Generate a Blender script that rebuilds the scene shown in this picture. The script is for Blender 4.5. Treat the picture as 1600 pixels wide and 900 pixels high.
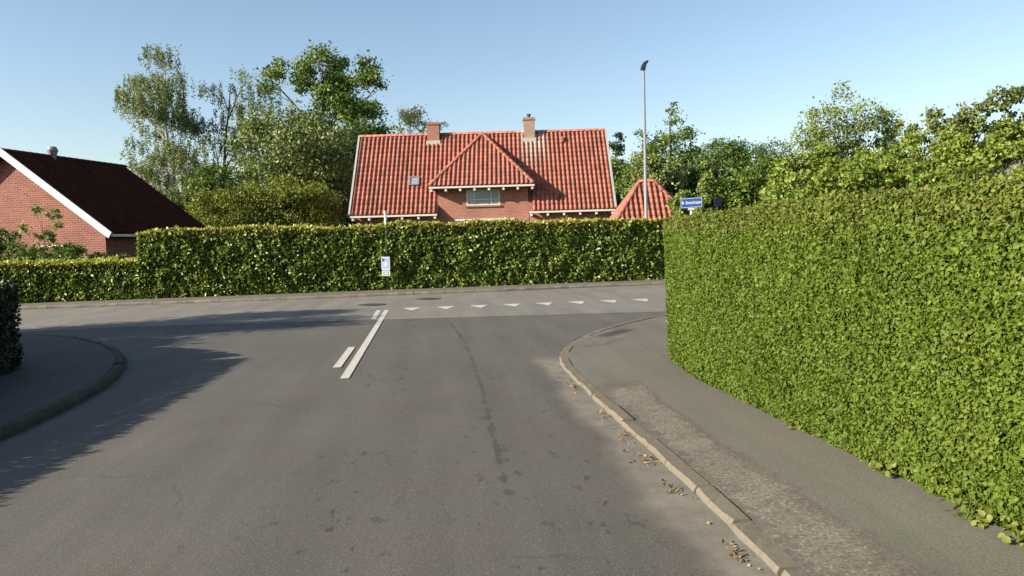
import bpy, bmesh, math
import numpy as np
from mathutils import Vector, Matrix

for o in list(bpy.data.objects):
    bpy.data.objects.remove(o)
S = bpy.context.scene
COL = S.collection
rad = math.radians

# ------------------------------------------------------------------ camera
cam_d = bpy.data.cameras.new('camera')
cam_d.sensor_width = 36.0
cam_d.lens = 36.0 * 1200 / 1600
cam_d.clip_start = 0.05
cam_d.clip_end = 3000
cam = bpy.data.objects.new('camera', cam_d)
COL.objects.link(cam)
YAW, PITCH, ROLL = math.atan(100 / 1200), math.atan(73 / 1200), rad(1.6)
F_ = Vector((math.sin(YAW) * math.cos(PITCH), math.cos(YAW) * math.cos(PITCH), -math.sin(PITCH)))
R0 = Vector((math.cos(YAW), -math.sin(YAW), 0))
U0 = R0.cross(F_)
R_ = R0 * math.cos(ROLL) - U0 * math.sin(ROLL)
U_ = U0 * math.cos(ROLL) + R0 * math.sin(ROLL)
cam.matrix_world = Matrix(((R_.x, U_.x, -F_.x, 0), (R_.y, U_.y, -F_.y, 0), (R_.z, U_.z, -F_.z, 1.65), (0, 0, 0, 1)))
S.camera = cam

# ------------------------------------------------------------------ light
SUN_EL, SUN_AZ = rad(23.0), rad(18.0)          # azimuth: degrees behind due left
to_sun = Vector((-math.cos(SUN_AZ) * math.cos(SUN_EL), -math.sin(SUN_AZ) * math.cos(SUN_EL), math.sin(SUN_EL)))
world = bpy.data.worlds.new('World')
S.world = world
world.use_nodes = True
wn = world.node_tree
sky = wn.nodes.new('ShaderNodeTexSky')
sky.sky_type = 'NISHITA'
sky.sun_disc = False
sky.sun_elevation = SUN_EL
sky.sun_rotation = math.atan2(to_sun.x, to_sun.y)
sky.altitude = 0
sky.air_density = 1.0
sky.dust_density = 0.9
sky.ozone_density = 1.0
bg = wn.nodes['Background']
bg.inputs['Strength'].default_value = 0.077
wn.links.new(sky.outputs[0], bg.inputs['Color'])
sun_d = bpy.data.lights.new('sun', 'SUN')
sun_d.energy = 5.0
sun_d.angle = rad(0.5)
sun_d.color = (1.0, 0.89, 0.73)
sun = bpy.data.objects.new('sun', sun_d)
sun.rotation_euler = (-to_sun).to_track_quat('-Z', 'Y').to_euler()
sun.location = (-40, -10, 30)
COL.objects.link(sun)
S.view_settings.view_transform = 'Standard'
S.view_settings.look = 'None'
S.view_settings.gamma = 1.0
S.view_settings.use_curve_mapping = False
S.view_settings.exposure = 1.35

# ------------------------------------------------------------------ helpers
rng = np.random.default_rng(7)


def tag(o, label=None, cat=None, group=None, kind=None):
    if label: o['label'] = label
    if cat: o['category'] = cat
    if group: o['group'] = group
    if kind: o['kind'] = kind
    return o


def empty(name, loc=(0, 0, 0), rz=0.0):
    o = bpy.data.objects.new(name, None)
    o.location = loc
    o.rotation_euler = (0, 0, rz)
    o.empty_display_size = 0.3
    COL.objects.link(o)
    return o


def link(name, me, parent=None, mat=None):
    if mat is not None:
        me.materials.append(mat)
    o = bpy.data.objects.new(name, me)
    COL.objects.link(o)
    if parent is not None:
        o.parent = parent
    return o


class MB:
    """collects vertices and faces; build() links them as one mesh object"""
    def __init__(s):
        s.v, s.f = [], []

    def add(s, vs, fs):
        b = len(s.v)
        s.v += [tuple(p) for p in vs]
        s.f += [tuple(i + b for i in f) for f in fs]
        return s

    def box(s, x0, x1, y0, y1, z0, z1):
        return s.add([(x0, y0, z0), (x1, y0, z0), (x1, y1, z0), (x0, y1, z0), (x0, y0, z1), (x1, y0, z1), (x1, y1, z1), (x0, y1, z1)],
                     [(3, 2, 1, 0), (4, 5, 6, 7), (0, 1, 5, 4), (1, 2, 6, 5), (2, 3, 7, 6), (3, 0, 4, 7)])

    def bar(s, a, b, w, h, up=(0, 0, 1)):
        a, b = Vector(a), Vector(b)
        d = (b - a).normalized()
        r = d.cross(Vector(up)).normalized()
        u = r.cross(d)
        vs = []
        for p in (a, b):
            for i, j in ((-1, -1), (1, -1), (1, 1), (-1, 1)):
                vs.append(p + r * (i * w / 2) + u * (j * h / 2))
        return s.add(vs, [(3, 2, 1, 0), (4, 5, 6, 7), (0, 1, 5, 4), (1, 2, 6, 5), (2, 3, 7, 6), (3, 0, 4, 7)])

    def tube(s, pts, rs, n=8, cap=True):
        pts = [Vector(p) for p in pts]
        vs, fs = [], []
        ref = Vector((0.31, 0.95, 0.05))
        for i, p in enumerate(pts):
            d = (pts[min(i + 1, len(pts) - 1)] - pts[max(i - 1, 0)])
            d = d.normalized() if d.length > 1e-6 else Vector((0, 0, 1))
            r = d.cross(ref)
            if r.length < 0.1: r = d.cross(Vector((1, 0, 0)))
            r.normalize()
            u = d.cross(r)
            for k in range(n):
                a = 2 * math.pi * k / n
                vs.append(p + r * (math.cos(a) * rs[i]) + u * (math.sin(a) * rs[i]))
        for i in range(len(pts) - 1):
            for k in range(n):
                k2 = (k + 1) % n
                fs.append((i * n + k, i * n + k2, (i + 1) * n + k2, (i + 1) * n + k))
        if cap:
            fs.append(tuple(range(n - 1, -1, -1)))
            fs.append(tuple((len(pts) - 1) * n + k for k in range(n)))
        return s.add(vs, fs)

    def poly_prism(s, pts, z0, z1):
        n = len(pts)
        vs = [(p[0], p[1], z0) for p in pts] + [(p[0], p[1], z1) for p in pts]
        fs = [tuple(range(n - 1, -1, -1)), tuple(range(n, 2 * n))]
        fs += [(i, (i + 1) % n, n + (i + 1) % n, n + i) for i in range(n)]
        return s.add(vs, fs)

    def mesh(s, name, smooth=False, fix=True):
        me = bpy.data.meshes.new(name)
        me.from_pydata(s.v, [], s.f)
        if fix:
            bm = bmesh.new(); bm.from_mesh(me)
            bmesh.ops.recalc_face_normals(bm, faces=bm.faces)
            bm.to_mesh(me); bm.free()
        if smooth:
            me.polygons.foreach_set('use_smooth', [True] * len(me.polygons))
        me.update()
        return me

    def build(s, name, mat, parent=None, smooth=False, bevel=0.0, fix=True):
        o = link(name, s.mesh(name, smooth, fix), parent, mat)
        if bevel:
            m = o.modifiers.new('bevel', 'BEVEL'); m.width = bevel; m.segments = 2; m.limit_method = 'ANGLE'
        return o


def hash3(ix, iy, iz, seed):
    h = (ix * 374761393 + iy * 668265263 + iz * 2147483647 + seed * 1274126177) & 0xFFFFFFFF
    h = ((h ^ (h >> 13)) * 1274126177) & 0xFFFFFFFF
    return ((h ^ (h >> 16)) & 0xFFFF) / 65535.0


def vnoise(P, scale, seed=0):
    """value noise in 0..1 for an (n,3) array"""
    Q = np.asarray(P) / scale
    I = np.floor(Q).astype(np.int64)
    T = Q - I
    T = T * T * (3 - 2 * T)
    r = 0
    for dx in (0, 1):
        for dy in (0, 1):
            for dz in (0, 1):
                w = (T[:, 0] if dx else 1 - T[:, 0]) * (T[:, 1] if dy else 1 - T[:, 1]) * (T[:, 2] if dz else 1 - T[:, 2])
                r = r + w * hash3(I[:, 0] + dx, I[:, 1] + dy, I[:, 2] + dz, seed)
    return r


def unit(A):
    return A / np.maximum(np.linalg.norm(A, axis=1, keepdims=True), 1e-9)


def leaf_mesh(name, P, N, size, rnd, R, aspect=0.62, fold=0.3, hang=0.0, fine=False):
    """folded leaf blades at points P with blade normals near N, one mesh"""
    n = len(P)
    N = unit(N)
    T = R.normal(size=(n, 3))
    T[:, 2] -= hang
    T = unit(T - N * np.sum(T * N, axis=1, keepdims=True))
    B = np.cross(N, T)
    L = size[:, None]
    W = L * aspect * 0.5
    up = N * W * fold
    if fine:
        rows = [P, P + T * L * .28 + B * W * .85 + up * .7, P + T * L * .62 + B * W * .9 + up * .6, P + T * L - N * L * .1,
                P + T * L * .62 - B * W * .9 + up * .6, P + T * L * .28 - B * W * .85 + up * .7]
        tri = np.array([(0, 3, 2), (0, 2, 1), (0, 4, 3), (0, 5, 4)])
    else:
        rows = [P, P + T * L * .45 + B * W + up, P + T * L - N * L * .08, P + T * L * .45 - B * W + up]
        tri = np.array([(0, 2, 1), (0, 3, 2)])
    k, m = len(rows), len(tri)
    V = np.stack(rows, axis=1).reshape(-1, 3)
    Fc = (np.arange(n)[:, None, None] * k + tri[None]).reshape(-1, 3)
    me = bpy.data.meshes.new(name)
    me.vertices.add(len(V)); me.vertices.foreach_set('co', V.astype(np.float32).ravel())
    me.loops.add(Fc.size); me.loops.foreach_set('vertex_index', Fc.astype(np.int32).ravel())
    me.polygons.add(len(Fc)); me.polygons.foreach_set('loop_start', np.arange(0, Fc.size, 3, dtype=np.int32))
    a = me.attributes.new('rnd', 'FLOAT', 'FACE')
    a.data.foreach_set('value', np.repeat(rnd, m).astype(np.float32))
    me.update(calc_edges=True)
    return me


# ------------------------------------------------------------------ materials
class NT:
    def __init__(s, name):
        s.m = bpy.data.materials.new(name)
        s.m.use_nodes = True
        s.t = s.m.node_tree
        s.t.nodes.clear()
        s.out = s.t.nodes.new('ShaderNodeOutputMaterial')

    def n(s, typ, ins=None, out=0, **props):
        nd = s.t.nodes.new('ShaderNode' + typ)
        for k, v in props.items():
            setattr(nd, k, v)
        for k, v in (ins or {}).items():
            sock = nd.inputs[k]
            if isinstance(v, bpy.types.NodeSocket):
                s.t.links.new(v, sock)
            else:
                sock.default_value = v
        return nd.outputs[out]

    def math(s, op, a, b=0.0, clamp=False):
        return s.n('Math', {0: a, 1: b}, operation=op, use_clamp=clamp)

    def ramp(s, fac, stops, interp='LINEAR'):
        nd = s.t.nodes.new('ShaderNodeValToRGB')
        nd.color_ramp.interpolation = interp
        while len(nd.color_ramp.elements) > 1:
            nd.color_ramp.elements.remove(nd.color_ramp.elements[0])
        for i, (p, c) in enumerate(stops):
            e = nd.color_ramp.elements[0] if i == 0 else nd.color_ramp.elements.new(p)
            e.position = p
            e.color = (c, c, c, 1) if isinstance(c, (int, float)) else (*c, 1)
        s.t.links.new(fac, nd.inputs[0])
        return nd.outputs[0]

    def mix(s, fac, a, b, blend='MIX'):
        def c(v): return (*v, 1) if isinstance(v, tuple) and len(v) == 3 else v
        nd = s.t.nodes.new('ShaderNodeMix')
        nd.data_type = 'RGBA'; nd.blend_type = blend
        for i, v in ((0, fac), (6, c(a)), (7, c(b))):
            if isinstance(v, bpy.types.NodeSocket): s.t.links.new(v, nd.inputs[i])
            else: nd.inputs[i].default_value = v
        return nd.outputs[2]

    def noise(s, vec, scale, detail=3.0, rough=0.55, out=0):
        return s.n('TexNoise', {'Vector': vec, 'Scale': scale, 'Detail': detail, 'Roughness': rough}, out)

    def obj(s): return s.n('TexCoord', out=3)
    def pos(s): return s.n('NewGeometry', out=0)

    def bump(s, h, strength=0.4, dist=0.01):
        return s.n('Bump', {'Height': h, 'Strength': strength, 'Distance': dist})

    def principled(s, col, rough=0.7, normal=None, spec=0.4, metal=0.0):
        ins = {'Base Color': (*col, 1) if isinstance(col, tuple) else col, 'Roughness': rough, 'Specular IOR Level': spec, 'Metallic': metal}
        if normal is not None: ins['Normal'] = normal
        return s.n('BsdfPrincipled', ins)

    def done(s, sh):
        s.t.links.new(sh, s.out.inputs[0])
        return s.m


def m_plain(name, col, rough=0.6, spec=0.4, metal=0.0, var=0.12, scale=6.0, grime=0.0):
    t = NT(name)
    p = t.obj()
    nz = t.noise(p, scale, 4)
    c = t.mix(nz, tuple(x * (1 - var) for x in col), tuple(min(1, x * (1 + var)) for x in col))
    if grime:
        g = t.ramp(t.noise(p, scale * 0.45, 6, 0.65), [(0.45, 0.0), (0.75, grime)])
        c = t.mix(g, c, (0.12, 0.11, 0.085))
    return t.done(t.principled(c, rough, t.bump(t.noise(p, scale * 8, 3), 0.15, 0.004), spec, metal))


def m_leaf(name, stops, trans=0.3, rough=0.5, spec=0.35):
    t = NT(name)
    a = t.n('Attribute', attribute_name='rnd', out=2)
    big = t.noise(t.obj(), 0.8, 3)
    f = t.math('ADD', a, t.math('MULTIPLY', t.math('SUBTRACT', big, 0.5), 0.5), True)
    c = t.ramp(f, stops)
    p = t.principled(c, rough, None, spec)
    tr = t.n('BsdfTranslucent', {'Color': t.mix(0.5, c, (0.55, 0.75, 0.08), 'MULTIPLY')})
    tr2 = t.n('BsdfTranslucent', {'Color': c})
    mixt = t.n('MixShader', {0: 0.5, 1: tr, 2: tr2})
    return t.done(t.n('MixShader', {0: trans, 1: p, 2: mixt}))


def m_brick(name, c1, c2, mortar, scale_w=0.24, scale_h=0.072):
    """brick courses laid in object space: x+y runs along the wall, z up"""
    t = NT(name)
    p = t.obj()
    sx = t.n('SeparateXYZ', {0: p}, 0)
    sep = sx.node
    u = t.math('ADD', sep.outputs[0], sep.outputs[1])
    v = t.n('CombineXYZ', {0: u, 1: sep.outputs[2], 2: 0.0})
    br = t.t.nodes.new('ShaderNodeTexBrick')
    br.inputs['Scale'].default_value = 1.0
    br.inputs['Brick Width'].default_value = scale_w
    br.inputs['Row Height'].default_value = scale_h
    br.inputs['Mortar Size'].default_value = 0.008
    br.inputs['Mortar Smooth'].default_value = 0.3
    br.inputs['Bias'].default_value = -0.1
    br.inputs['Color1'].default_value = (*c1, 1)
    br.inputs['Color2'].default_value = (*c2, 1)
    br.inputs['Mortar'].default_value = (*mortar, 1)
    t.t.links.new(v, br.inputs['Vector'])
    stain = t.ramp(t.noise(p, 0.9, 5, 0.6), [(0.3, 0.82), (0.7, 1.08)])
    c = t.mix(1.0, br.outputs[0], stain, 'MULTIPLY')
    h = t.math('MULTIPLY', br.outputs[1], -1.0)
    return t.done(t.principled(c, 0.85, t.bump(h, 0.6, 0.01), 0.25))


def m_tile(name, stops, moss=0.0, streak=None, rough=0.7, spec=0.2):
    t = NT(name)
    a = t.n('Attribute', attribute_name='rnd', out=2)
    o = t.n('ObjectInfo', out=5)
    f = t.math('FRACT', t.math('ADD', a, o))
    c = t.ramp(f, stops)
    p = t.pos()
    nz = t.noise(p, 1.1, 5, 0.62)
    c = t.mix(1.0, c, t.ramp(nz, [(0.3, 0.78), (0.5, 1.0), (0.75, 1.1)]), 'MULTIPLY')
    fine = t.noise(p, 24.0, 4, 0.6)
    c = t.mix(t.ramp(fine, [(0.55, 0.0), (0.75, 0.35)]), c, (0.16, 0.06, 0.035))
    if streak:                                   # lime washed off the chimney mortar down the tiles below it
        sep = t.n('SeparateXYZ', {0: p}, 0).node
        dx = t.math('ABSOLUTE', t.math('SUBTRACT', sep.outputs[0], streak[0]))
        band = t.math('SUBTRACT', 1.0, t.math('DIVIDE', dx, streak[1]), True)
        zf = t.n('MapRange', {0: sep.outputs[2], 1: streak[2], 2: streak[3], 3: 0.0, 4: 1.0})
        zf2 = t.n('MapRange', {0: sep.outputs[2], 1: streak[3], 2: streak[3] + 0.5, 3: 1.0, 4: 1.0})
        cols = t.noise(t.n('CombineXYZ', {0: sep.outputs[0], 1: 0.0, 2: t.math('MULTIPLY', sep.outputs[2], 0.12)}), 5.0, 3)
        k = t.math('MULTIPLY', t.math('MULTIPLY', t.math('POWER', band, 0.5), zf), t.ramp(cols, [(0.35, 0.15), (0.6, 1.0)]))
        c = t.mix(t.math('MULTIPLY', k, 1.0, True), c, (0.40, 0.33, 0.28))
    return t.done(t.principled(c, rough, t.bump(fine, 0.25, 0.01), spec))


def m_asphalt(name, dark, light, stain=0.0, seam=False, speck=0.35):
    t = NT(name)
    p = t.obj()
    sep = t.n('SeparateXYZ', {0: p}, 0).node
    X, Y = sep.outputs[0], sep.outputs[1]
    patch = t.noise(p, 0.55, 5, 0.6)
    c = t.mix(t.ramp(patch, [(0.3, 0.0), (0.7, 1.0)]), dark, light)
    # long faint wear along the driving direction
    st = t.noise(t.n('CombineXYZ', {0: t.math('MULTIPLY', X, 1.6), 1: t.math('MULTIPLY', Y, 0.12), 2: 0.0}), 1.6, 4)
    c = t.mix(1.0, c, t.ramp(st, [(0.3, 0.84), (0.7, 1.12)]), 'MULTIPLY')
    g1 = t.noise(p, 62.0, 3, 0.8)
    g2 = t.n('TexVoronoi', {'Vector': p, 'Scale': 130.0}, 1)
    gv = t.n('SeparateColor', {0: g2}, 0)
    c = t.mix(1.0, c, t.ramp(g1, [(0.25, 1 - speck), (0.5, 1.0), (0.75, 1 + speck)]), 'MULTIPLY')
    c = t.mix(t.ramp(gv, [(0.94, 0.0), (0.98, 0.3)]), c, (0.3, 0.28, 0.25))
    hue = t.noise(p, 0.9, 3, 0.5)
    c = t.mix(1.0, c, t.ramp(hue, [(0.35, (0.96, 1.02, 0.96)), (0.5, (1, 1, 1)), (0.68, (1.04, 0.985, 0.96))]), 'MULTIPLY')
    wp = t.n('TexVoronoi', {'Vector': p, 'Scale': 9.0, 'Randomness': 1.0}, 0)
    rare = t.n('SeparateColor', {0: t.n('TexVoronoi', {'Vector': p, 'Scale': 9.0}, 1)}, 1)
    spots = t.math('MULTIPLY', t.math('LESS_THAN', wp, 0.05), t.math('GREATER_THAN', rare, 0.965))
    c = t.mix(t.math('MULTIPLY', spots, 0.7), c, (0.5, 0.5, 0.48))
    if stain:
        warp = t.noise(t.n('CombineXYZ', {0: X, 1: t.math('MULTIPLY', Y, 0.55), 2: 3.0}), 9.5, 4, 0.6)
        drops = t.ramp(warp, [(0.62, 0.0), (0.655, 1.0)])
        tr = None
        for cx, w in ((0.32, 0.5), (-0.75, 0.75), (0.9, 0.35)):
            b = t.math('SUBTRACT', 1.0, t.math('DIVIDE', t.math('ABSOLUTE', t.math('SUBTRACT', X, cx)), w), True)
            tr = b if tr is None else t.math('MAXIMUM', tr, b)
        k = t.math('MULTIPLY', t.math('MULTIPLY', drops, tr), stain)
        c = t.mix(k, c, (0.03, 0.028, 0.026))
        wheel = t.ramp(t.noise(p, 1.1, 4), [(0.35, 0.25), (0.7, 1.0)])
        b2 = t.math('MULTIPLY', t.math('MULTIPLY', tr, wheel), 0.30)
        c = t.mix(b2, c, (0.062, 0.060, 0.060))
    if seam:
        yy = t.math('MAXIMUM', t.math('SUBTRACT', Y, 8.0), 0.0)
        x0 = t.math('SUBTRACT', 0.345, t.math('MULTIPLY', t.math('MULTIPLY', yy, yy), 0.0052))
        wob = t.math('MULTIPLY', t.math('SUBTRACT', t.noise(t.n('CombineXYZ', {0: 0.0, 1: Y, 2: 0.0}), 2.5, 5, 0.7), 0.5), 0.10)
        d = t.math('ABSOLUTE', t.math('SUBTRACT', X, t.math('ADD', x0, wob)))
        wdt = t.n('MapRange', {0: t.noise(p, 3.2, 4, 0.7), 1: 0.42, 2: 0.66, 3: 0.0, 4: 0.055})
        ln = t.math('MULTIPLY', t.math('LESS_THAN', d, wdt), t.math('GREATER_THAN', Y, 4.9))
        c = t.mix(t.math('MULTIPLY', ln, 0.62), c, (0.035, 0.033, 0.032))
    if stain:                                    # hairline cracks
        wv = t.n('VectorMath', {0: p, 1: t.n('VectorMath', {0: t.noise(p, 2.2, 4, 0.6, 1), 1: (0.45, 0.45, 0.0)}, operation='MULTIPLY')}, operation='ADD')
        ce = t.n('TexVoronoi', {'Vector': wv, 'Scale': 0.42}, feature='DISTANCE_TO_EDGE')
        ck = t.math('MULTIPLY', t.math('LESS_THAN', ce, 0.0042), t.ramp(t.noise(p, 0.7, 3), [(0.5, 0.0), (0.62, 0.4)]))
        c = t.mix(ck, c, (0.03, 0.028, 0.026))
    hgt = t.math('ADD', g1, t.math('MULTIPLY', gv, 0.6))
    return t.done(t.principled(c, 0.78, t.bump(hgt, 0.5, 0.006), 0.35))


def m_edge(name, c1, c2, scale=14.0, soft=0.25, amount=1.0, fine=120.0):
    """loose overlay (sand, tar, dust) that thins out raggedly toward its rim: attribute edge is 0 at the rim, 1 inside"""
    t = NT(name)
    p = t.obj()
    a = t.n('Attribute', attribute_name='edge', out=2)
    nz = t.noise(p, scale, 5, 0.65)
    k = t.n('MapRange', {0: t.math('ADD', a, t.math('SUBTRACT', nz, 0.75)), 1: 0.0, 2: soft, 3: 0.0, 4: amount})
    c = t.mix(t.noise(p, fine, 3, 0.7), c1, c2)
    sh = t.principled(c, 0.9, t.bump(t.noise(p, fine, 2), 0.4, 0.004), 0.2)
    return t.done(t.n('MixShader', {0: k, 1: t.n('BsdfTransparent'), 2: sh}))


def m_chip(name):
    """worn surface dressing: stone chips of many tones in dark binder, ragged rim"""
    t = NT(name)
    p = t.obj()
    a = t.n('Attribute', attribute_name='edge', out=2)
    k = t.n('MapRange', {0: t.math('ADD', a, t.math('MULTIPLY', t.math('SUBTRACT', t.noise(p, 7.0, 6, 0.7), 0.62), 1.8)), 1: 0.0, 2: 0.7, 3: 0.0, 4: 1.0})
    v = t.n('TexVoronoi', {'Vector': p, 'Scale': 85.0}, 1)
    d = t.n('TexVoronoi', {'Vector': p, 'Scale': 85.0}, 0)
    g = t.n('SeparateColor', {0: v}, 0)
    c = t.ramp(g, [(0.0, (0.13, 0.117, 0.096)), (0.4, (0.160, 0.144, 0.118)), (0.75, (0.182, 0.162, 0.133)), (0.95, (0.205, 0.182, 0.15)), (1.0, (0.33, 0.30, 0.26))])
    c = t.mix(1.0, c, t.ramp(t.noise(p, 1.6, 4), [(0.3, 0.85), (0.7, 1.12)]), 'MULTIPLY')
    k2 = t.math('MULTIPLY', k, t.ramp(t.noise(p, 30.0, 2), [(0.3, 0.6), (0.55, 1.0)]))
    sh = t.principled(c, 0.9, t.bump(t.math('SUBTRACT', 1.0, d), 0.25, 0.004), 0.2)
    return t.done(t.n('MixShader', {0: k2, 1: t.n('BsdfTransparent'), 2: sh}))


def m_glass(name, tint=(0.20, 0.24, 0.28)):
    t = NT(name)
    return t.done(t.principled(tint, 0.06, None, 0.9))


M = {}
M['asphalt'] = m_asphalt('dark_asphalt', (0.077, 0.0715, 0.0625), (0.096, 0.0885, 0.077), 0.85, True, 0.38)
M['asphalt_old'] = m_asphalt('pale_asphalt', (0.140, 0.131, 0.114), (0.172, 0.161, 0.139), 0.0, False, 0.5)
M['tar_path'] = m_asphalt('path_asphalt', (0.108, 0.101, 0.083), (0.134, 0.125, 0.103), 0.0, False, 0.25)
M['tar_shaded'] = m_asphalt('shade_darkened_path', (0.045, 0.042, 0.037), (0.06, 0.055, 0.047), 0.0, False, 0.25)  # left pavement: path asphalt with the corner's shade put into its colour
M['chip'] = m_chip('stone_chip_surface')
M['sand'] = m_edge('gutter_sand', (0.17, 0.156, 0.130), (0.245, 0.226, 0.19), 4.0, 0.9, 0.85, 45.0)
M['sand_light'] = m_edge('sandy_patch', (0.135, 0.12, 0.095), (0.20, 0.178, 0.145), 6.0, 0.5, 0.8, 60.0)
M['darktar'] = m_edge('dark_tar_patch', (0.045, 0.04, 0.036), (0.075, 0.066, 0.058), 9.0, 0.6, 0.85, 90.0)
M['soil'] = m_plain('soil', (0.11, 0.085, 0.06), 0.95, 0.1, 0, 0.4, 8)
M['lawn'] = m_plain('lawn_grass', (0.07, 0.11, 0.03), 0.9, 0.2, 0, 0.4, 3)
M['granite'] = m_plain('kerb_granite', (0.140, 0.124, 0.098), 0.95, 0.1, 0, 0.4, 30, 0.6)
M['granite_far'] = m_plain('kerb_granite_grey', (0.17, 0.15, 0.125), 0.9, 0.2, 0, 0.35, 14, 0.7)
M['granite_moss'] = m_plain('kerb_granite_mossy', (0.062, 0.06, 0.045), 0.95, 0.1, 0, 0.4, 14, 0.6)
M['paint'] = m_plain('road_paint', (0.47, 0.45, 0.395), 0.6, 0.3, 0, 0.12, 34, 0.6)
M['iron'] = m_plain('cast_iron', (0.07, 0.062, 0.055), 0.6, 0.5, 0.4, 0.3, 20)
M['white'] = m_plain('white_paint', (0.54, 0.52, 0.48), 0.5, 0.4, 0, 0.08, 4, 0.25)
M['grey_board'] = m_plain('grey_board', (0.30, 0.30, 0.29), 0.6, 0.3, 0, 0.12, 4, 0.3)
M['steel'] = m_plain('galvanised_steel', (0.22, 0.228, 0.238), 0.55, 0.4, 0.3, 0.12, 5)
M['steel_dark'] = m_plain('weathered_steel', (0.17, 0.175, 0.18), 0.6, 0.4, 0.2, 0.15, 5)
M['dark_metal'] = m_plain('dark_metal', (0.03, 0.032, 0.036), 0.45, 0.5, 0.2, 0.2, 8)
M['blue'] = m_plain('sign_blue', (0.025, 0.085, 0.30), 0.4, 0.5, 0, 0.06, 5)
M['navy'] = m_plain('navy_paint', (0.008, 0.014, 0.045), 0.5, 0.4, 0, 0.1, 5)
M['paleblue'] = m_plain('sign_pale_blue', (0.28, 0.42, 0.70), 0.4, 0.5, 0, 0.06, 5)
M['signwhite'] = m_plain('sign_white', (0.55, 0.56, 0.57), 0.4, 0.5, 0, 0.04, 5)
M['brick'] = m_brick('red_brick', (0.36, 0.128, 0.09), (0.27, 0.094, 0.067), (0.30, 0.235, 0.20))
M['brick_left'] = m_brick('deep_red_brick', (0.215, 0.068, 0.05), (0.145, 0.046, 0.036), (0.25, 0.195, 0.165), 0.26, 0.085)
M['brick_pale'] = m_brick('weathered_brick', (0.30, 0.22, 0.165), (0.22, 0.14, 0.10), (0.33, 0.29, 0.25))
M['brick_chim'] = m_brick('chimney_brick', (0.29, 0.12, 0.085), (0.22, 0.09, 0.065), (0.26, 0.2, 0.17))
M['lead'] = m_plain('mortar_flashing', (0.36, 0.34, 0.32), 0.7, 0.3, 0, 0.2, 6)
M['tile'] = m_tile('red_clay_tile', [(0.0, (0.245, 0.086, 0.061)), (0.25, (0.30, 0.106, 0.074)), (0.55, (0.335, 0.122, 0.085)), (0.8, (0.26, 0.095, 0.068)), (0.93, (0.20, 0.082, 0.062)), (1.0, (0.30, 0.135, 0.10))],
                   0.0, (4.95, 0.85, 5.3, 7.1))
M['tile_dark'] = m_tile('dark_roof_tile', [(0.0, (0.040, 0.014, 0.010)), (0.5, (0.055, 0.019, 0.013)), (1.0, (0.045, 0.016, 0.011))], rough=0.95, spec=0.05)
M['slate'] = m_tile('grey_slate', [(0.0, (0.09, 0.09, 0.10)), (1.0, (0.13, 0.13, 0.14))])
M['glass'] = m_glass('window_glass')
M['bark'] = m_plain('bark', (0.085, 0.068, 0.052), 0.9, 0.2, 0, 0.4, 8)
M['bark_birch'] = m_plain('birch_bark', (0.34, 0.32, 0.29), 0.8, 0.2, 0, 0.45, 5, 0.5)
M['twig'] = m_plain('hedge_twigs', (0.05, 0.04, 0.026), 0.95, 0.1, 0, 0.4, 12)
M['dry'] = m_leaf('dry_leaves', [(0, (0.18, 0.11, 0.05)), (0.5, (0.26, 0.17, 0.08)), (1, (0.32, 0.24, 0.13))], 0.1, 0.8, 0.15)
M['privet'] = m_leaf('privet_leaves', [(0.0, (0.052, 0.090, 0.012)), (0.35, (0.092, 0.142, 0.017)), (0.65, (0.125, 0.176, 0.023)), (0.86, (0.165, 0.21, 0.036)), (1.0, (0.145, 0.128, 0.042))], 0.34, 0.55, 0.2)
M['beech'] = m_leaf('beech_leaves', [(0.0, (0.06, 0.11, 0.014)), (0.4, (0.14, 0.21, 0.028)), (0.72, (0.22, 0.285, 0.04)), (0.9, (0.35, 0.37, 0.06)), (1.0, (0.32, 0.24, 0.07))], 0.42, 0.36, 0.45)
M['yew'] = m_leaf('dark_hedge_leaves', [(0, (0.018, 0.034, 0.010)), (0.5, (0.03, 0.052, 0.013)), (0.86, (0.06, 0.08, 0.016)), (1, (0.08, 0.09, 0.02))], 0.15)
M['birch'] = m_leaf('birch_leaves', [(0, (0.11, 0.145, 0.045)), (0.5, (0.17, 0.205, 0.07)), (1, (0.25, 0.265, 0.105))], 0.35)
M['olive'] = m_leaf('olive_leaves', [(0, (0.085, 0.11, 0.012)), (0.5, (0.15, 0.175, 0.02)), (1, (0.225, 0.23, 0.034))], 0.3)
M['oak'] = m_leaf('oak_leaves', [(0, (0.055, 0.10, 0.014)), (0.5, (0.105, 0.165, 0.022)), (1, (0.165, 0.225, 0.036))], 0.3)
M['whitebeam'] = m_leaf('whitebeam_leaves', [(0, (0.095, 0.14, 0.038)), (0.55, (0.155, 0.20, 0.055)), (0.9, (0.23, 0.27, 0.095)), (1, (0.36, 0.38, 0.22))], 0.25)
M['deep'] = m_leaf('deep_green_leaves', [(0, (0.04, 0.075, 0.014)), (0.5, (0.07, 0.12, 0.02)), (1, (0.115, 0.165, 0.03))], 0.25)
M['conifer'] = m_leaf('conifer_needles', [(0, (0.025, 0.05, 0.022)), (1, (0.055, 0.085, 0.035))], 0.1)
M['yellow'] = m_leaf('yellow_leaves', [(0, (0.40, 0.36, 0.12)), (1, (0.58, 0.52, 0.22))], 0.5)
M['lime'] = m_leaf('yellow_green_leaves', [(0, (0.11, 0.165, 0.022)), (0.45, (0.175, 0.24, 0.035)), (0.8, (0.24, 0.30, 0.052)), (1, (0.32, 0.36, 0.09))], 0.42)
M['fresh'] = m_leaf('fresh_green_leaves', [(0, (0.13, 0.19, 0.035)), (0.5, (0.20, 0.26, 0.055)), (1, (0.28, 0.33, 0.095))], 0.35)
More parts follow.
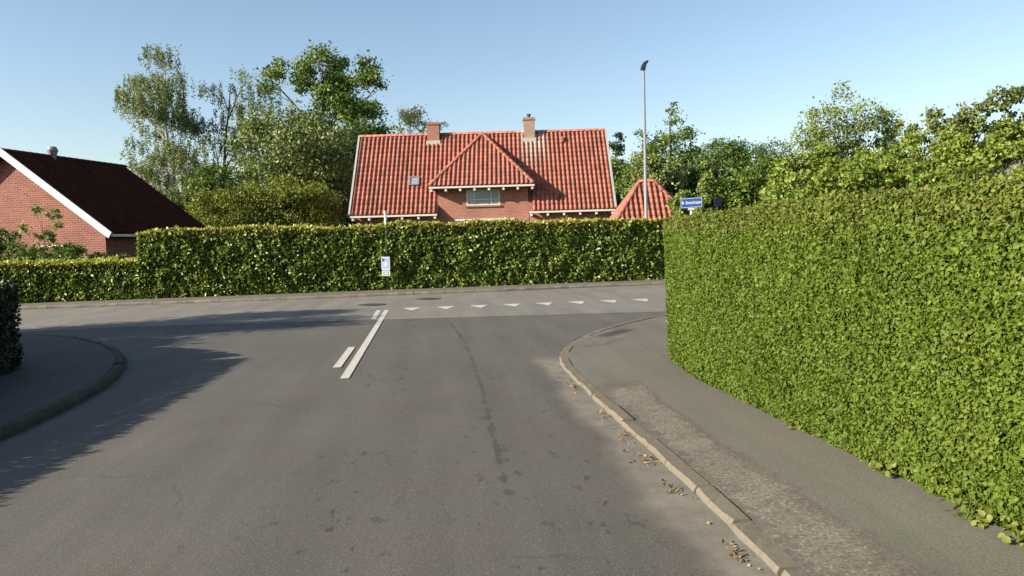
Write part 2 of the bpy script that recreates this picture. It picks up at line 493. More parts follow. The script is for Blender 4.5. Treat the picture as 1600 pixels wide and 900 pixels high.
M['elder'] = m_leaf('bronze_green_leaves', [(0, (0.085, 0.12, 0.03)), (0.5, (0.14, 0.175, 0.045)), (0.8, (0.20, 0.225, 0.06)), (1, (0.23, 0.16, 0.07))], 0.3)
M['weed'] = m_leaf('weed_leaves', [(0, (0.10, 0.14, 0.018)), (0.6, (0.15, 0.18, 0.03)), (1, (0.20, 0.21, 0.05))], 0.35)

# ------------------------------------------------------------------ ground, roads, pavements


def sheet(name, pts, z, mat, kind='structure', parent=None):
    b = MB()
    b.add([(x, y, z) for x, y in pts], [tuple(range(len(pts)))])
    me = b.mesh(name, fix=False)
    bm = bmesh.new(); bm.from_mesh(me)
    bm.normal_update()
    for f in bm.faces:
        if f.normal.z < 0: f.normal_flip()
    bmesh.ops.triangulate(bm, faces=bm.faces)
    bm.to_mesh(me); bm.free()
    o = link(name, me, parent, mat)
    if kind and parent is None: o['kind'] = kind
    return o


def resample(pts, step):
    out = [Vector((*pts[0], 0))]
    P = [Vector((*p, 0)) for p in pts]
    # Catmull-Rom through the points
    dense = []
    for i in range(len(P) - 1):
        p0, p1, p2, p3 = P[max(i - 1, 0)], P[i], P[i + 1], P[min(i + 2, len(P) - 1)]
        for k in range(12):
            t = k / 12
            dense.append(0.5 * ((2 * p1) + (p2 - p0) * t + (2 * p0 - 5 * p1 + 4 * p2 - p3) * t * t + (3 * p1 - p0 - 3 * p2 + p3) * t ** 3))
    dense.append(P[-1])
    acc = 0.0
    for a, b in zip(dense, dense[1:]):
        L = (b - a).length
        while acc + L >= step:
            q = (step - acc) / L
            a = a + (b - a) * q
            out.append(a.copy()); L = (b - a).length; acc = 0.0
        acc += L
    if (out[-1] - dense[-1]).length > step * 0.3: out.append(dense[-1])
    return out


def offset(path, d):
    """offset to the right of travel by d"""
    res = []
    for i, p in enumerate(path):
        t = (path[min(i + 1, len(path) - 1)] - path[max(i - 1, 0)]).normalized()
        res.append(p + Vector((t.y, -t.x, 0)) * d)
    return res


def subdivided_sheet(name, x0, x1, y0, y1, z, mat):
    return sheet(name, [(x0, y0), (x1, y0), (x1, y1), (x0, y1)], z, mat)


ground = sheet('ground', [(-900, -900), (900, -900), (900, 900), (-900, 900)], -0.05, M['lawn'])
main_road = sheet('main_road', [(-16, -14), (14, -14), (14, 20), (-16, 20)], 0.0, M['asphalt'])
cross_road = sheet('cross_road', [(-70, 12.0), (-12, 16.75), (-7.5, 17.5), (-4.2, 17.3), (4.8, 16.6), (10.2, 18.6), (70, 24.2), (70, 33.4), (7.4, 26.1), (2.1, 25.35), (-6, 24.6), (-12.7, 24.2), (-70, 19.3)], 0.004, M['asphalt_old'])


def kerb(name, path, step, width, height, side, mat, label=None):
    """stones along a path; side = +1 when the pavement lies to the right of travel"""
    root = empty(name)
    tag(root, kind='structure')
    pts = resample(path, step)
    r = np.random.default_rng(len(pts))
    inn = offset(pts, side * width)
    bev = min(0.045, height * 0.6)
    for i in range(len(pts) - 1):
        a, b, c, d = pts[i], pts[i + 1], inn[i + 1], inn[i]
        g = 0.006
        t = (b - a).normalized() * g
        dz = r.normal() * 0.006
        nseg = 4
        vs, fs = [], []
        n1 = (d - a).normalized()
        for k in range(nseg + 1):
            q = k / nseg
            o_ = (a + t).lerp(b - t, q) + n1 * (r.normal() * 0.006)
            i_ = (d + t).lerp(c - t, q)
            zt = height + dz + r.normal() * 0.004
            be = bev * (0.7 + 0.6 * r.random())
            vs += [(*o_.xy, -0.04), (*(o_ + n1 * 0.006).xy, zt - be), (*(o_ + n1 * be * 0.9).xy, zt), (*i_.xy, height + dz), (*i_.xy, -0.04)]
        for k in range(nseg):
            for m in range(4):
                fs.append((k * 5 + m, k * 5 + m + 1, k * 5 + m + 6, k * 5 + m + 5))
        fs += [(4, 3, 2, 1, 0), tuple(nseg * 5 + m for m in range(5))]
        MB().add(vs, fs).build('kerb_stone', mat, root)
    return pts, inn


RK = [(1.56, -12), (1.55, 0), (1.54, 3.5), (1.52, 5.3), (1.46, 7.2), (1.44, 8.6), (1.43, 9.6), (1.50, 10.5), (1.70, 11.35), (2.08, 12.4), (2.75, 13.6), (3.75, 14.9), (4.7, 15.8), (6.6, 17.1), (9.5, 18.3), (14, 18.9), (40, 21.3)]
rk_out, rk_in = kerb('kerb', RK, 0.62, 0.12, 0.038, 1, M['granite'])
LK = [(-4.0, -12), (-4.0, 2), (-4.0, 7.1), (-4.06, 8.6), (-4.22, 9.9), (-4.62, 11.3), (-5.25, 12.7), (-6.35, 14.3), (-7.6, 15.5), (-9.2, 16.2), (-12, 16.75), (-40, 14.4)]
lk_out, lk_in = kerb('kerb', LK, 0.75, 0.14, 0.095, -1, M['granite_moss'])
FK = [(-40, 21.9), (-12.7, 24.2), (-6, 24.55), (-2.06, 24.9), (2.1, 25.3), (7.4, 26.0), (40, 29.0)]
fk_out, fk_in = kerb('kerb', FK, 1.0, 0.13, 0.10, -1, M['granite_far'])

pv = [(p.x, p.y) for p in rk_in]
sheet('pavement', pv + [(40, 19.6), (14, 17.0), (9.5, 16.4), (6.6, 14.6), (4.9, 12.8), (3.6, 10.6), (3.3, 8), (3.3, -12)], 0.034, M['tar_path'])
sheet('lawn', [(3.3, -12), (3.3, 8), (3.6, 10.6), (4.9, 12.8), (6.6, 14.6), (9.5, 16.4), (14, 17.0), (40, 19.6), (40, -12)], 0.030, M['lawn'])
pv = [(p.x, p.y) for p in lk_in]
sheet('pavement', pv + [(-40, 12.6), (-12, 14.6), (-9, 13.6), (-7.2, 12.3), (-6.4, 10.6), (-6.3, 8), (-6.3, -12)], 0.09, M['tar_shaded'])
sheet('lawn', [(-6.3, -12), (-6.3, 8), (-6.4, 10.6), (-7.2, 12.3), (-9, 13.6), (-12, 14.6), (-40, 12.6), (-40, -12)], 0.085, M['lawn'])
pv = [(p.x, p.y) for p in fk_in]
sheet('pavement', pv + [(40, 31.0), (7.6, 28.0), (0, 27.2), (-11, 26.2), (-40, 24.2)], 0.094, M['tar_path'])
sheet('lawn', [(-40, 24.2), (-11, 26.2), (0, 27.2), (7.6, 28.0), (40, 31.0), (120, 40), (120, 160), (-120, 160), (-120, 18)], 0.085, M['lawn'])


def strip(name, left, right, z, mat, parent, rim=(True, True), across=6, ramp=4.0):
    """ragged overlay band between two polylines"""
    n = len(left)
    V, Fq, E = [], [], []
    for i, (a, b) in enumerate(zip(left, right)):
        for k in range(across + 1):
            t = k / across
            V.append((a[0] + (b[0] - a[0]) * t, a[1] + (b[1] - a[1]) * t, z))
            e = 1.0
            if rim[0]: e = min(e, t * ramp)
            if rim[1]: e = min(e, (1 - t) * ramp)
            e = min(e, min(i, n - 1 - i) / 1.5)
            E.append(e)
    for i in range(n - 1):
        for k in range(across):
            q = i * (across + 1) + k
            Fq.append((q, q + 1, q + across + 2, q + across + 1))
    me = bpy.data.meshes.new(name)
    me.from_pydata(V, [], Fq)
    if me.polygons[0].normal.z < 0: me.flip_normals()
    at = me.attributes.new('edge', 'FLOAT', 'POINT')
    at.data.foreach_set('value', E)
    return link(name, me, parent, mat)


pav_r = bpy.data.objects['pavement']
ys = np.linspace(-6, 8.6, 40)
strip('stone_chip_band', [(1.55 - max(0, y - 6.5) * 0.02, y) for y in ys], [(np.interp(y, [0, 3.5, 5, 8.6], [2.35, 2.28, 2.16, 2.14]) + 0.03 * math.sin(y * 1.7) + 0.02 * math.sin(y * 4.1), y) for y in ys], 0.038, M['chip'], pav_r)
ys = np.linspace(-6, 11.0, 46)
strip('gutter_sand', [(1.06 + 0.08 * math.sin(y * 2.3) + 0.05 * math.sin(y * 5.3), y) for y in ys], [(np.interp(y, [p[1] for p in RK], [p[0] for p in RK]) + 0.005, y) for y in ys], 0.004, M['sand'], main_road, (True, False), 8, 2.0)
strip('sand_patch', [(1.78, 11.25), (2.05, 11.75), (2.35, 12.2), (2.6, 12.6)], [(1.98, 11.05), (2.3, 11.4), (2.75, 11.85), (3.05, 12.4)], 0.039, M['sand_light'], pav_r, across=4)
strip('tar_patch', [(2.2, 12.2), (2.45, 12.75), (2.8, 13.2), (3.2, 13.8)], [(2.45, 12.1), (2.8, 12.5), (3.15, 13.0), (3.5, 13.6)], 0.040, M['darktar'], pav_r, across=4)
strip('soil_patch', [(2.75, 9.0), (2.72, 9.5), (2.78, 10.2), (2.95, 10.9)], [(3.2, 8.9), (3.2, 9.5), (3.25, 10.2), (3.4, 10.9)], 0.039, M['sand_light'], pav_r, (True, False), 4, 2.0)
ys = np.linspace(2.0, 8.9, 24)
strip('hedge_litter', [(2.70 + 0.05 * math.sin(y * 3.1), y) for y in ys], [(3.1, y) for y in ys], 0.0385, M['sand'], pav_r, (True, False), 4, 1.5)
strip('tar_patch', [(1.9, 12.2), (2.0, 12.5), (2.15, 12.8), (2.3, 13.0)], [(2.06, 12.15), (2.2, 12.5), (2.4, 12.85), (2.55, 13.1)], 0.0045, M['darktar'], main_road, across=3)


# painted markings
def mark(name, quad, parent, z):
    sheet(name, quad, z, M['paint'], parent=parent)


mark('centre_line', [(-1.375, 9.6), (-1.265, 9.6), (-1.505, 19.5), (-1.615, 19.5)], main_road, 0.0085)
mark('centre_dash', [(-1.595, 10.5), (-1.485, 10.5), (-1.535, 12.58), (-1.645, 12.58)], main_road, 0.0085)
mark('centre_dash', [(-1.735, 17.2), (-1.625, 17.2), (-1.71, 19.57), (-1.82, 19.57)], main_road, 0.0085)
for i in range(8):
    x = -0.94 + i * 0.861
    y = 19.95 + i * 0.035
    mark('give_way_triangle', [(x - 0.24, y), (x + 0.24, y + 0.01), (x + 0.02, y - 0.85)], cross_road, 0.0085)


def manhole(x, y, r, label):
    o = empty('manhole_cover', (x, y, 0.004))
    tag(o, label, 'manhole cover', 'manhole covers in the pale road')
    b = MB()
    n = 28
    for r0, r1, z in ((r, r * 0.88, 0.012),):
        vs = [(math.cos(2 * math.pi * k / n) * q, math.sin(2 * math.pi * k / n) * q, zz) for q, zz in ((r, 0), (r, z), (r1, z), (r1, 0.002)) for k in range(n)]
        fs = [(j * n + k, j * n + (k + 1) % n, (j + 1) * n + (k + 1) % n, (j + 1) * n + k) for j in range(3) for k in range(n)]
        b.add(vs, fs)
    b.build('rim', M['iron'], o)
    b = MB().tube([(0, 0, -0.01), (0, 0, 0.008)], [r * 0.86, r * 0.86], n)
    b.build('lid', M['iron'], o)
    b = MB()
    for i in range(-4, 5):
        for j in range(-4, 5):
            if i * i + j * j < 16 and (i + j) % 2 == 0:
                b.box(i * r * 0.18 - 0.025, i * r * 0.18 + 0.025, j * r * 0.18 - 0.025, j * r * 0.18 + 0.025, 0.008, 0.014)
    b.build('tread_stud', M['iron'], o)['kind'] = 'stuff'


manhole(-2.12, 21.4, 0.40, 'round dark manhole cover close to the tips of the centre lines')
manhole(-0.6, 22.9, 0.38, 'round dark manhole cover nearer the far kerb, behind the first triangles')

# ------------------------------------------------------------------ hedges


def surface_points(path, w, h, dens, R, y_cut=None, round_=0.12, taper=0.0, base=0.0, hfun=None, ends=(True, True), back=0.35, topd=1.0):
    """points and outward normals over a hedge: left flank, top, right flank, ends. path runs along the middle"""
    P, N = [], []
    pts = [Vector((*p, 0)) for p in path]
    for a, b in zip(pts, pts[1:]):
        L = (b - a).length
        t = (b - a).normalized()
        r = Vector((t.y, -t.x, 0))
        d = dens(((a + b) / 2)) if callable(dens) else dens
        for side, area, dd in ((-1, L * h, d), (0, L * w, d * topd), (1, L * h, d * back)):
            n = int(area * dd)
            u = R.random(n) * L
            if side == 0:
                off = (R.random(n) - 0.5) * w
                z = np.full(n, h)
                nn = np.tile([0, 0, 1.0], (n, 1))
            else:
                z = R.random(n) * h
                off = np.full(n, side * w / 2) * (1 + taper * (0.5 - z / h))
                nn = np.tile([r.x * side, r.y * side, 0.12], (n, 1))
            q = np.stack([a.x + t.x * u + r.x * off, a.y + t.y * u + r.y * off, z], axis=1)
            P.append(q); N.append(nn)
    for k, (e, inner) in enumerate(((pts[0], pts[1]), (pts[-1], pts[-2]))):
        if not ends[k]: continue
        t = (e - inner).normalized()
        r = Vector((t.y, -t.x, 0))
        d = dens(e) if callable(dens) else dens
        n = int(w * h * d)
        off = (R.random(n) - 0.5) * w; z = R.random(n) * h
        P.append(np.stack([e.x + r.x * off, e.y + r.y * off, z], axis=1)); N.append(np.tile([t.x, t.y, 0.1], (n, 1)))
    P = np.concatenate(P); N = unit(np.concatenate(N))
    # soften the long edges
    k = np.clip((P[:, 2] - (h - round_)) / round_, 0, 1)
    N[:, 2] += k * 0.6
    N = unit(N)
    P[:, 2] += base
    return P, N


def hedge(name, label, path, w, h, dens, leaf, mat, R, amp=0.07, scale=0.22, base=0.08, smooth_=1.0, ends=(True, True), fine=False, top_new=0.0, taper=0.0, jitter=0.7, gapdark=0.0, back=0.35, group=None, topd=1.0, deep=0.028, core=0.13, wave=0.03, lean=(-0.1, 0, 0.2), pit=0.0):
    root = empty(name, (path[0][0], path[0][1], 0))
    tag(root, label, 'hedge', group)
    off = np.array([path[0][0], path[0][1], 0.0])
    P, N = surface_points(path, w, h, dens, R, base=base, ends=ends, taper=taper, back=back, topd=topd)
    nz = vnoise(P, scale, 3) * 0.6 + vnoise(P, scale * 0.45, 5) * 0.4 - 0.5
    big = vnoise(P, 1.3, 9) - 0.5
    depth = R.exponential(deep, len(P)) * 1.0
    P[:, 2] *= 1 + (vnoise(P * np.array([1, 1, 0]), 1.7, 13) - 0.5) * wave + (vnoise(P * np.array([1, 1, 0]), 0.5, 14) - 0.5) * wave * 0.6
    # ragged skin: clumps stand out, hollows sink in
    P = P + N * (nz * 2 * amp + big * amp * 1.2 - depth)[:, None]
    P = P - N * (np.clip((vnoise(P, 0.17, 31) - 0.72) * 5, 0, 1) * pit)[:, None]
    edge = np.clip((P[:, 2] - base - h + 0.15) / 0.15, 0, 1)
    P[:, 2] -= edge * 0.05 * R.random(len(P))
    P[:, 2] = np.maximum(P[:, 2], base + 0.01)
    nn = N * 0.8 + R.normal(size=N.shape) * jitter + np.array(lean)
    size = leaf * np.clip(R.normal(1, 0.32, len(P)), 0.4, 1.9)
    rnd = np.clip(0.42 + R.normal(0, 0.17, len(P)) + nz * 0.35, 0, 0.86)
    if top_new:
        k = (P[:, 2] > base + h - 0.15 - 0.12 * R.random(len(P))) & (R.random(len(P)) < top_new)
        rnd[k] = 0.84 + 0.16 * R.random(k.sum())
    me = leaf_mesh('foliage', P - off, nn, size, rnd, R, fine=fine, aspect=0.66)
    f = link('foliage', me, root, mat)
    f['kind'] = 'stuff'
    # stems and inner twigs
    b = MB()
    pts = [Vector((*p, 0)) for p in path]
    ins = core + amp
    for a, c in zip(pts, pts[1:]):
        t = (c - a).normalized(); r = Vector((t.y, -t.x, 0))
        ww = w / 2 - ins
        a2, c2 = a - t * 0.0, c + t * 0.0
        if a is pts[0] and ends[0]: a2 = a + t * ins
        if c is pts[-1] and ends[1]: c2 = c - t * ins
        vs = []
        for p in (a2, c2):
            for s_, z in ((-1, base), (-1, base + h - ins), (1, base + h - ins), (1, base)):
                vs.append(p + r * (s_ * ww) + Vector((0, 0, z)) - Vector(off))
        b.add(vs, [(0, 1, 5, 4), (1, 2, 6, 5), (2, 3, 7, 6), (0, 3, 2, 1), (4, 5, 6, 7)])
    b.build('inner_twigs', M['twig'], root)
    b = MB()
    for a, c in zip(pts, pts[1:]):
        L = (c - a).length
        t = (c - a).normalized(); r = Vector((t.y, -t.x, 0))
        for k in range(max(1, int(L / 0.45))):
            q = a + t * ((k + 0.5) * L / max(1, int(L / 0.45))) - r * (w / 2 - ins - 0.02 - abs(R.normal()) * 0.03)
            q = q - Vector(off)
            b.tube([q + Vector((0, 0, base - 0.05)), q + Vector((0, 0, base + 0.5)), q + r * 0.1 + Vector((0, 0, base + h - 0.3))], [0.022, 0.016, 0.008], 5)
    b.build('stem', M['twig'], root)['kind'] = 'stuff'
    return root


def near(a, lim, hi, lo):
    return lambda p: hi if a(p) else lo


HR = np.random.default_rng(21)
# clipped hedge along the pavement on the right
hr_path = [(3.60, -4.0), (3.60, 1.5), (3.58, 4.0), (3.50, 6.5), (3.44, 8.2), (3.52, 9.6), (3.86, 10.9), (4.75, 12.3), (5.9, 13.6), (7.4, 14.8), (9.5, 15.8), (14, 16.5)]
hedge('clipped_hedge', 'large dense yellow-green clipped hedge beside the pavement on the right', hr_path, 1.35, 1.885,
      lambda p: 1200 if p.y < 1.5 else (15000 if p.y < 11.8 else 1500), 0.027, M['privet'], HR, 0.017, 0.075, 0.03, top_new=0.5, taper=-0.05, jitter=0.8, back=0.06, topd=0.4, deep=0.016, core=0.09, pit=0.03)
# tall leafy hedge in front of the red-roofed house, and its low continuation
HF = np.random.default_rng(22)
tall = [(-10.15, 26.8), (-6, 27.12), (-2, 27.47), (2, 27.75), (5, 28.0), (9, 28.45), (13, 28.85), (22, 29.7)]
hedge('leafy_hedge', 'tall glossy leafy hedge across the road in front of the red-roofed house', tall, 1.3, 2.25,
      lambda p: 1300 if p.x < 10.5 else 350, 0.095, M['beech'], HF, 0.105, 0.25, 0.08, top_new=0.85, jitter=1.0, back=0.5, wave=0.06, lean=(-0.75, -0.3, 0.25))
low = [(-34, 24.65), (-20, 25.87), (-14.5, 26.35), (-10.2, 26.73)]
hedge('leafy_hedge', 'low leafy hedge across the road in front of the dark-roofed brick house', low, 1.15, 1.32,
      lambda p: 1300 if p.x > -18 else 250, 0.09, M['beech'], HF, 0.10, 0.26, 0.08, top_new=0.85, jitter=1.0, back=0.5, wave=0.06, lean=(-0.75, -0.3, 0.25))
# shaded hedge on the left corner
HL = np.random.default_rng(23)
left = [(-6.38, -4), (-6.38, 4), (-6.38, 9.6), (-6.42, 10.9), (-6.9, 11.5), (-8.0, 12.3), (-10.2, 13.1), (-14, 13.6), (-24, 12.8)]
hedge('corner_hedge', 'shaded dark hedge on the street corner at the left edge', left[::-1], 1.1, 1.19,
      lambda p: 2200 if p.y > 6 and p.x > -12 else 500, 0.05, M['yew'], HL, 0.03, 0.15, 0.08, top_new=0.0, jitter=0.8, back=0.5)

# ------------------------------------------------------------------ red-roofed house
TW, TC = 0.237, 0.34                               # tile width and course
PROF = [(0.0, 0.010), (0.10, 0.034), (0.24, 0.068), (0.40, 0.082), (0.54, 0.070), (0.64, 0.030), (0.78, 0.0), (1.0, 0.008)]


def tile_bm():
    vs, fs = [], []
    n = len(PROF)
    for s_, lift in ((-0.02, 0.011), (TC + 0.045, 0.002)):
        for u, z in PROF:
            vs.append((u * TW, s_, z + lift))
    for u, z in PROF:
        vs.append((u * TW, -0.018, z + 0.0))
    for i in range(n - 1):
        fs.append((i, i + 1, n + i + 1, n + i))
        fs.append((2 * n + i, 2 * n + i + 1, i + 1, i))
    return vs, fs


TV, TF = tile_bm()


def tile_mesh(name, clips=()):
    """clips: list of (point, normal) in tile space; what lies on the normal's side is cut off"""
    me = bpy.data.meshes.new(name)
    me.from_pydata(TV, [], TF)
    if clips:
        bm = bmesh.new(); bm.from_mesh(me)
        for co, no in clips:
            geom = bm.verts[:] + bm.edges[:] + bm.faces[:]
            bmesh.ops.bisect_plane(bm, geom=geom, plane_co=co, plane_no=no, clear_outer=True)
        bm.to_mesh(me); bm.free()
    me.polygons.foreach_set('use_smooth', [True] * len(me.polygons))
    return me


def tile_plane(parent, origin, ux, us, poly, mat, holes=None, individual=None, R=None):
    """lay pantiles on the plane origin + u*ux + s*us inside convex polygon poly [(u,s)...] (counter-clockwise).
    individual(u,s) -> True builds that tile as its own part, the rest are joined"""
    ux, us = Vector(ux).normalized(), Vector(us).normalized()
    nz = ux.cross(us)
    base = Matrix(((ux.x, us.x, nz.x, origin[0]), (ux.y, us.y, nz.y, origin[1]), (ux.z, us.z, nz.z, origin[2]), (0, 0, 0, 1)))
    umin = min(p[0] for p in poly); umax = max(p[0] for p in poly)
    smax = max(p[1] for p in poly)
    shared = None
    jv, jf, jr = [], [], []
    edges = []
    for (a, b) in zip(poly, poly[1:] + poly[:1]):
        e = Vector((b[0] - a[0], b[1] - a[1]))
        edges.append((Vector(a), Vector((e.y, -e.x)).normalized()))
    nu = int(round((umax - umin) / TW))
    for j in range(int(math.ceil(smax / TC))):
        for i in range(nu):
            u0, s0 = umin + i * TW, j * TC
            cs = [(u0, s0), (u0 + TW, s0), (u0, s0 + TC), (u0 + TW, s0 + TC)]
            clips, out = [], False
            for a, no in edges:
                ds = [(Vector(c) - a).dot(no) for c in cs]
                if min(ds) > -0.01: out = True; break
                if max(ds) > 0.035:
                    clips.append(((a.x - u0, a.y - s0, 0), (no.x, no.y, 0)))
            if out: continue
            if holes and holes(u0, s0): continue
            if individual and individual(u0 + TW / 2, s0 + TC / 2):
                if clips: me = tile_mesh('tile', clips)
                else:
                    if shared is None: shared = tile_mesh('tile')
                    me = shared
                if not me.materials: me.materials.append(mat)
                o = bpy.data.objects.new('tile', me)
                COL.objects.link(o); o.parent = parent
                o.matrix_local = base @ Matrix.Translation((u0, s0, 0.0025 * math.sin(i * 7.3 + j * 3.1)))
            else:
                if clips:
                    me = tile_mesh('tmp', clips)
                    vs = [v.co.copy() for v in me.vertices]; fs = [tuple(p.vertices) for p in me.polygons]
                    bpy.data.meshes.remove(me)
                else: vs, fs = [Vector(v) for v in TV], TF
                m = base @ Matrix.Translation((u0, s0, 0.0025 * math.sin(i * 7.3 + j * 3.1)))
                k = len(jv)
                jv += [tuple(m @ v) for v in vs]
                jf += [tuple(q + k for q in f) for f in fs]
                rv = float(hash3(np.int64(i), np.int64(j), np.int64(5), 11))
                jr += [rv] * len(fs)
    if jf:
        me = bpy.data.meshes.new('tile_field')
        me.from_pydata(jv, [], jf)
        at = me.attributes.new('rnd', 'FLOAT', 'FACE'); at.data.foreach_set('value', jr)
        me.polygons.foreach_set('use_smooth', [True] * len(me.polygons))
        o = link('tile_field', me, parent, mat)
        o['kind'] = 'stuff'


def cap_tiles(parent, a, b, r, mat, name='ridge_tile', step=0.36):
    a, b = Vector(a), Vector(b)
    L = (b - a).length
    n = max(1, int(round(L / step)))
    d = (b - a).normalized()
    side = d.cross(Vector((0, 0, 1))).normalized()
    up = side.cross(d)
    bb = MB()
    seg = 8
    vs = []
    for y, q in ((0, 1.06), (L / n + 0.03, 0.94)):
        for rr in (r, r - 0.018):
            for k in range(seg + 1):
                an = math.pi * (k / seg) * 1.1 - 0.05 * math.pi
                vs.append((math.cos(an) * rr * q, y, math.sin(an) * rr * q * 0.85 - 0.02))
    m = seg + 1
    fs = []
    for k in range(seg):
        fs += [(k, k + 1, 2 * m + k + 1, 2 * m + k), (m + k, k + m + 1, k + 1, k), (m + k + 1, m + k, 3 * m + k, 3 * m + k + 1)]
    bb.add(vs, fs)
    me = bb.mesh(name, True)
    me.materials.append(mat)
    for i in range(n):
        o = bpy.data.objects.new(name, me)
        COL.objects.link(o); o.parent = parent
        p = a + d * (L * i / n)
        o.matrix_local = Matrix(((side.x, d.x, up.x, p.x), (side.y, d.y, up.y, p.y), (side.z, d.z, up.z, p.z), (0, 0, 0, 1)))


def window(parent, x0, x1, z0, z1, y, mulls=(), trans=(), fw=0.07, proud=0.05, sill=True):
    w = MB()
    for (a, b, c, d) in ((x0, x0 + fw, z0, z1), (x1 - fw, x1, z0, z1), (x0 + fw, x1 - fw, z0, z0 + fw), (x0 + fw, x1 - fw, z1 - fw, z1)):
        w.box(a, b, y - proud, y + 0.1, c, d)
    o = w.build('window', M['white'], parent)
    xs = [x0 + fw] + list(mulls) + [x1 - fw]
    zs = [z0 + fw] + list(trans) + [z1 - fw]
    for m in mulls:
        MB().box(m - 0.03, m + 0.03, y - proud + 0.012, y + 0.09, z0 + fw, z1 - fw).build('mullion', M['white'], o)
    for zt in trans:
        for a, b in zip(xs, xs[1:]):
            MB().box(a + 0.03, b - 0.03, y - proud + 0.016, y + 0.08, zt - 0.025, zt + 0.025).build('transom', M['white'], o)
    for a, b in zip(xs, xs[1:]):
        for c, d in zip(zs, zs[1:]):
            MB().box(a + 0.005, b - 0.005, y + 0.02, y + 0.03, c + 0.005, d - 0.005).build('pane', M['glass'], o)
    if sill:
        MB().box(x0 - 0.06, x1 + 0.06, y - 0.11, y + 0.02, z0 - 0.09, z0 - 0.004).build('sill', M['brick_chim'], o)
    return o


def wall_with_holes(x0, x1, z0, z1, y0, y1, holes, b):
    """front wall from boxes around rectangular openings (x0,x1,z0,z1), openings ordered left to right"""
    cx = x0
    for (a, c, d, e) in holes:
        if a > cx: b.box(cx, a, y0, y1, z0, z1)
        if d > z0: b.box(a, c, y0, y1, z0, d)
        if e < z1: b.box(a, c, y0, y1, e, z1)
        cx = c
    b.box(cx, x1, y0, y1, z0, z1)


HROT = -YAW
house = empty('brick_house', (2.21, 43.56, 0.08), HROT)
tag(house, 'red brick house with orange clay tile roof, hipped front gable and two chimneys', 'house')
ZE, ZR, YE, HX = 3.12, 7.64, -3.6, 6.86          # eave, ridge, eave offset, half length (above local ground)
ZD, YD, DX = 4.50, -3.8, 2.72                    # hipped dormer eave
# walls
b = MB()
holes_l = [(-5.3, -2.75, 0.9, 2.5)]
wall_with_holes(-6.62, -2.34, 0, 3.25, -3.2, -2.95, holes_l, b)
wall_with_holes(2.40, 6.62, 0, 3.25, -3.2, -2.95, [(3.4, 5.4, 0.9, 2.5)], b)
b.box(-6.62, -6.37, -2.95, 3.2, 0, 3.25)
b.box(6.37, 6.62, -2.95, 3.2, 0, 3.25)
b.box(-6.37, 6.37, 2.95, 3.2, 0, 3.25)
for sx in (-1, 1):                                # gable triangles
    xa, xb = sx * 6.62, sx * 6.37
    b.add([(xa, -3.2, 3.25), (xa, 3.2, 3.25), (xa, 0, 7.35), (xb, -3.2, 3.25), (xb, 3.2, 3.25), (xb, 0, 7.35)],
          [(0, 1, 2), (3, 5, 4), (0, 3, 4, 1), (1, 4, 5, 2), (2, 5, 3, 0)])
b.build('wall', M['brick'], house)
b = MB()
wall_with_holes(-2.338, 2.398, 0, 4.46, -3.22, -2.95, [(-1.35, 1.58, 0.7, 2.62), ], MB())
bb = MB()
# two openings above one another: ground floor and dormer
bb.box(-2.338, -1.35, -3.22, -2.95, 0, 4.46)
bb.box(1.58, 2.398, -3.22, -2.95, 0, 4.46)
bb.box(-1.35, 1.58, -3.22, -2.95, 0, 0.7)
bb.box(-1.35, 1.58, -3.22, -2.95, 2.78, 3.49)
bb.box(-1.35, -0.84, -3.22, -2.95, 3.49, 4.32)
bb.box(0.91, 1.58, -3.22, -2.95, 3.49, 4.32)
bb.box(-1.35, 1.58, -3.22, -2.95, 4.32, 4.46)
for sx, xo in ((-1, -2.338), (1, 2.398)):           # dormer cheeks back to the main roof
    xi = xo - sx * 0.2
    bb.add([(xo, -2.95, 2.9), (xo, -2.95, 4.46), (xo, -2.3, 4.46), (xi, -2.95, 2.9), (xi, -2.95, 4.46), (xi, -2.3, 4.46)],
           [(0, 1, 2), (3, 5, 4), (0, 3, 4, 1), (1, 4, 5, 2), (2, 5, 3, 0)])
bb.build('gable_wall', M['brick'], house)
window(house, -0.84, 0.91, 3.49, 4.32, -3.18, mulls=(-0.41, 0.46), trans=(3.80,))
window(house, -1.35, 1.58, 0.7, 2.70, -3.18, mulls=(-0.6, 0.8), trans=(2.1,), sill=True)
MB().box(-1.45, 1.66, -3.30, -3.16, 2.70, 2.79).build('lintel_board', M['white'], house)
window(house, -5.3, -2.75, 0.9, 2.5, -3.16, mulls=(-4.45, -3.6), trans=(2.0,))
window(house, 3.4, 5.4, 0.9, 2.5, -3.16, mulls=(4.4,), trans=(2.0,))

# roof: deck as the part, tiles as its pieces
b = MB()
for sy in (-1, 1):
    b.add([(-HX, sy * 3.6, ZE - 0.03), (HX, sy * 3.6, ZE - 0.03), (HX, 0, ZR - 0.03), (-HX, 0, ZR - 0.03),
           (-HX, sy * 3.6, ZE - 0.12), (HX, sy * 3.6, ZE - 0.12), (HX, 0, ZR - 0.16), (-HX, 0, ZR - 0.16)],
          [(0, 1, 2, 3), (4, 7, 6, 5), (0, 4, 5, 1), (1, 5, 6, 2), (3, 7, 4, 0)])
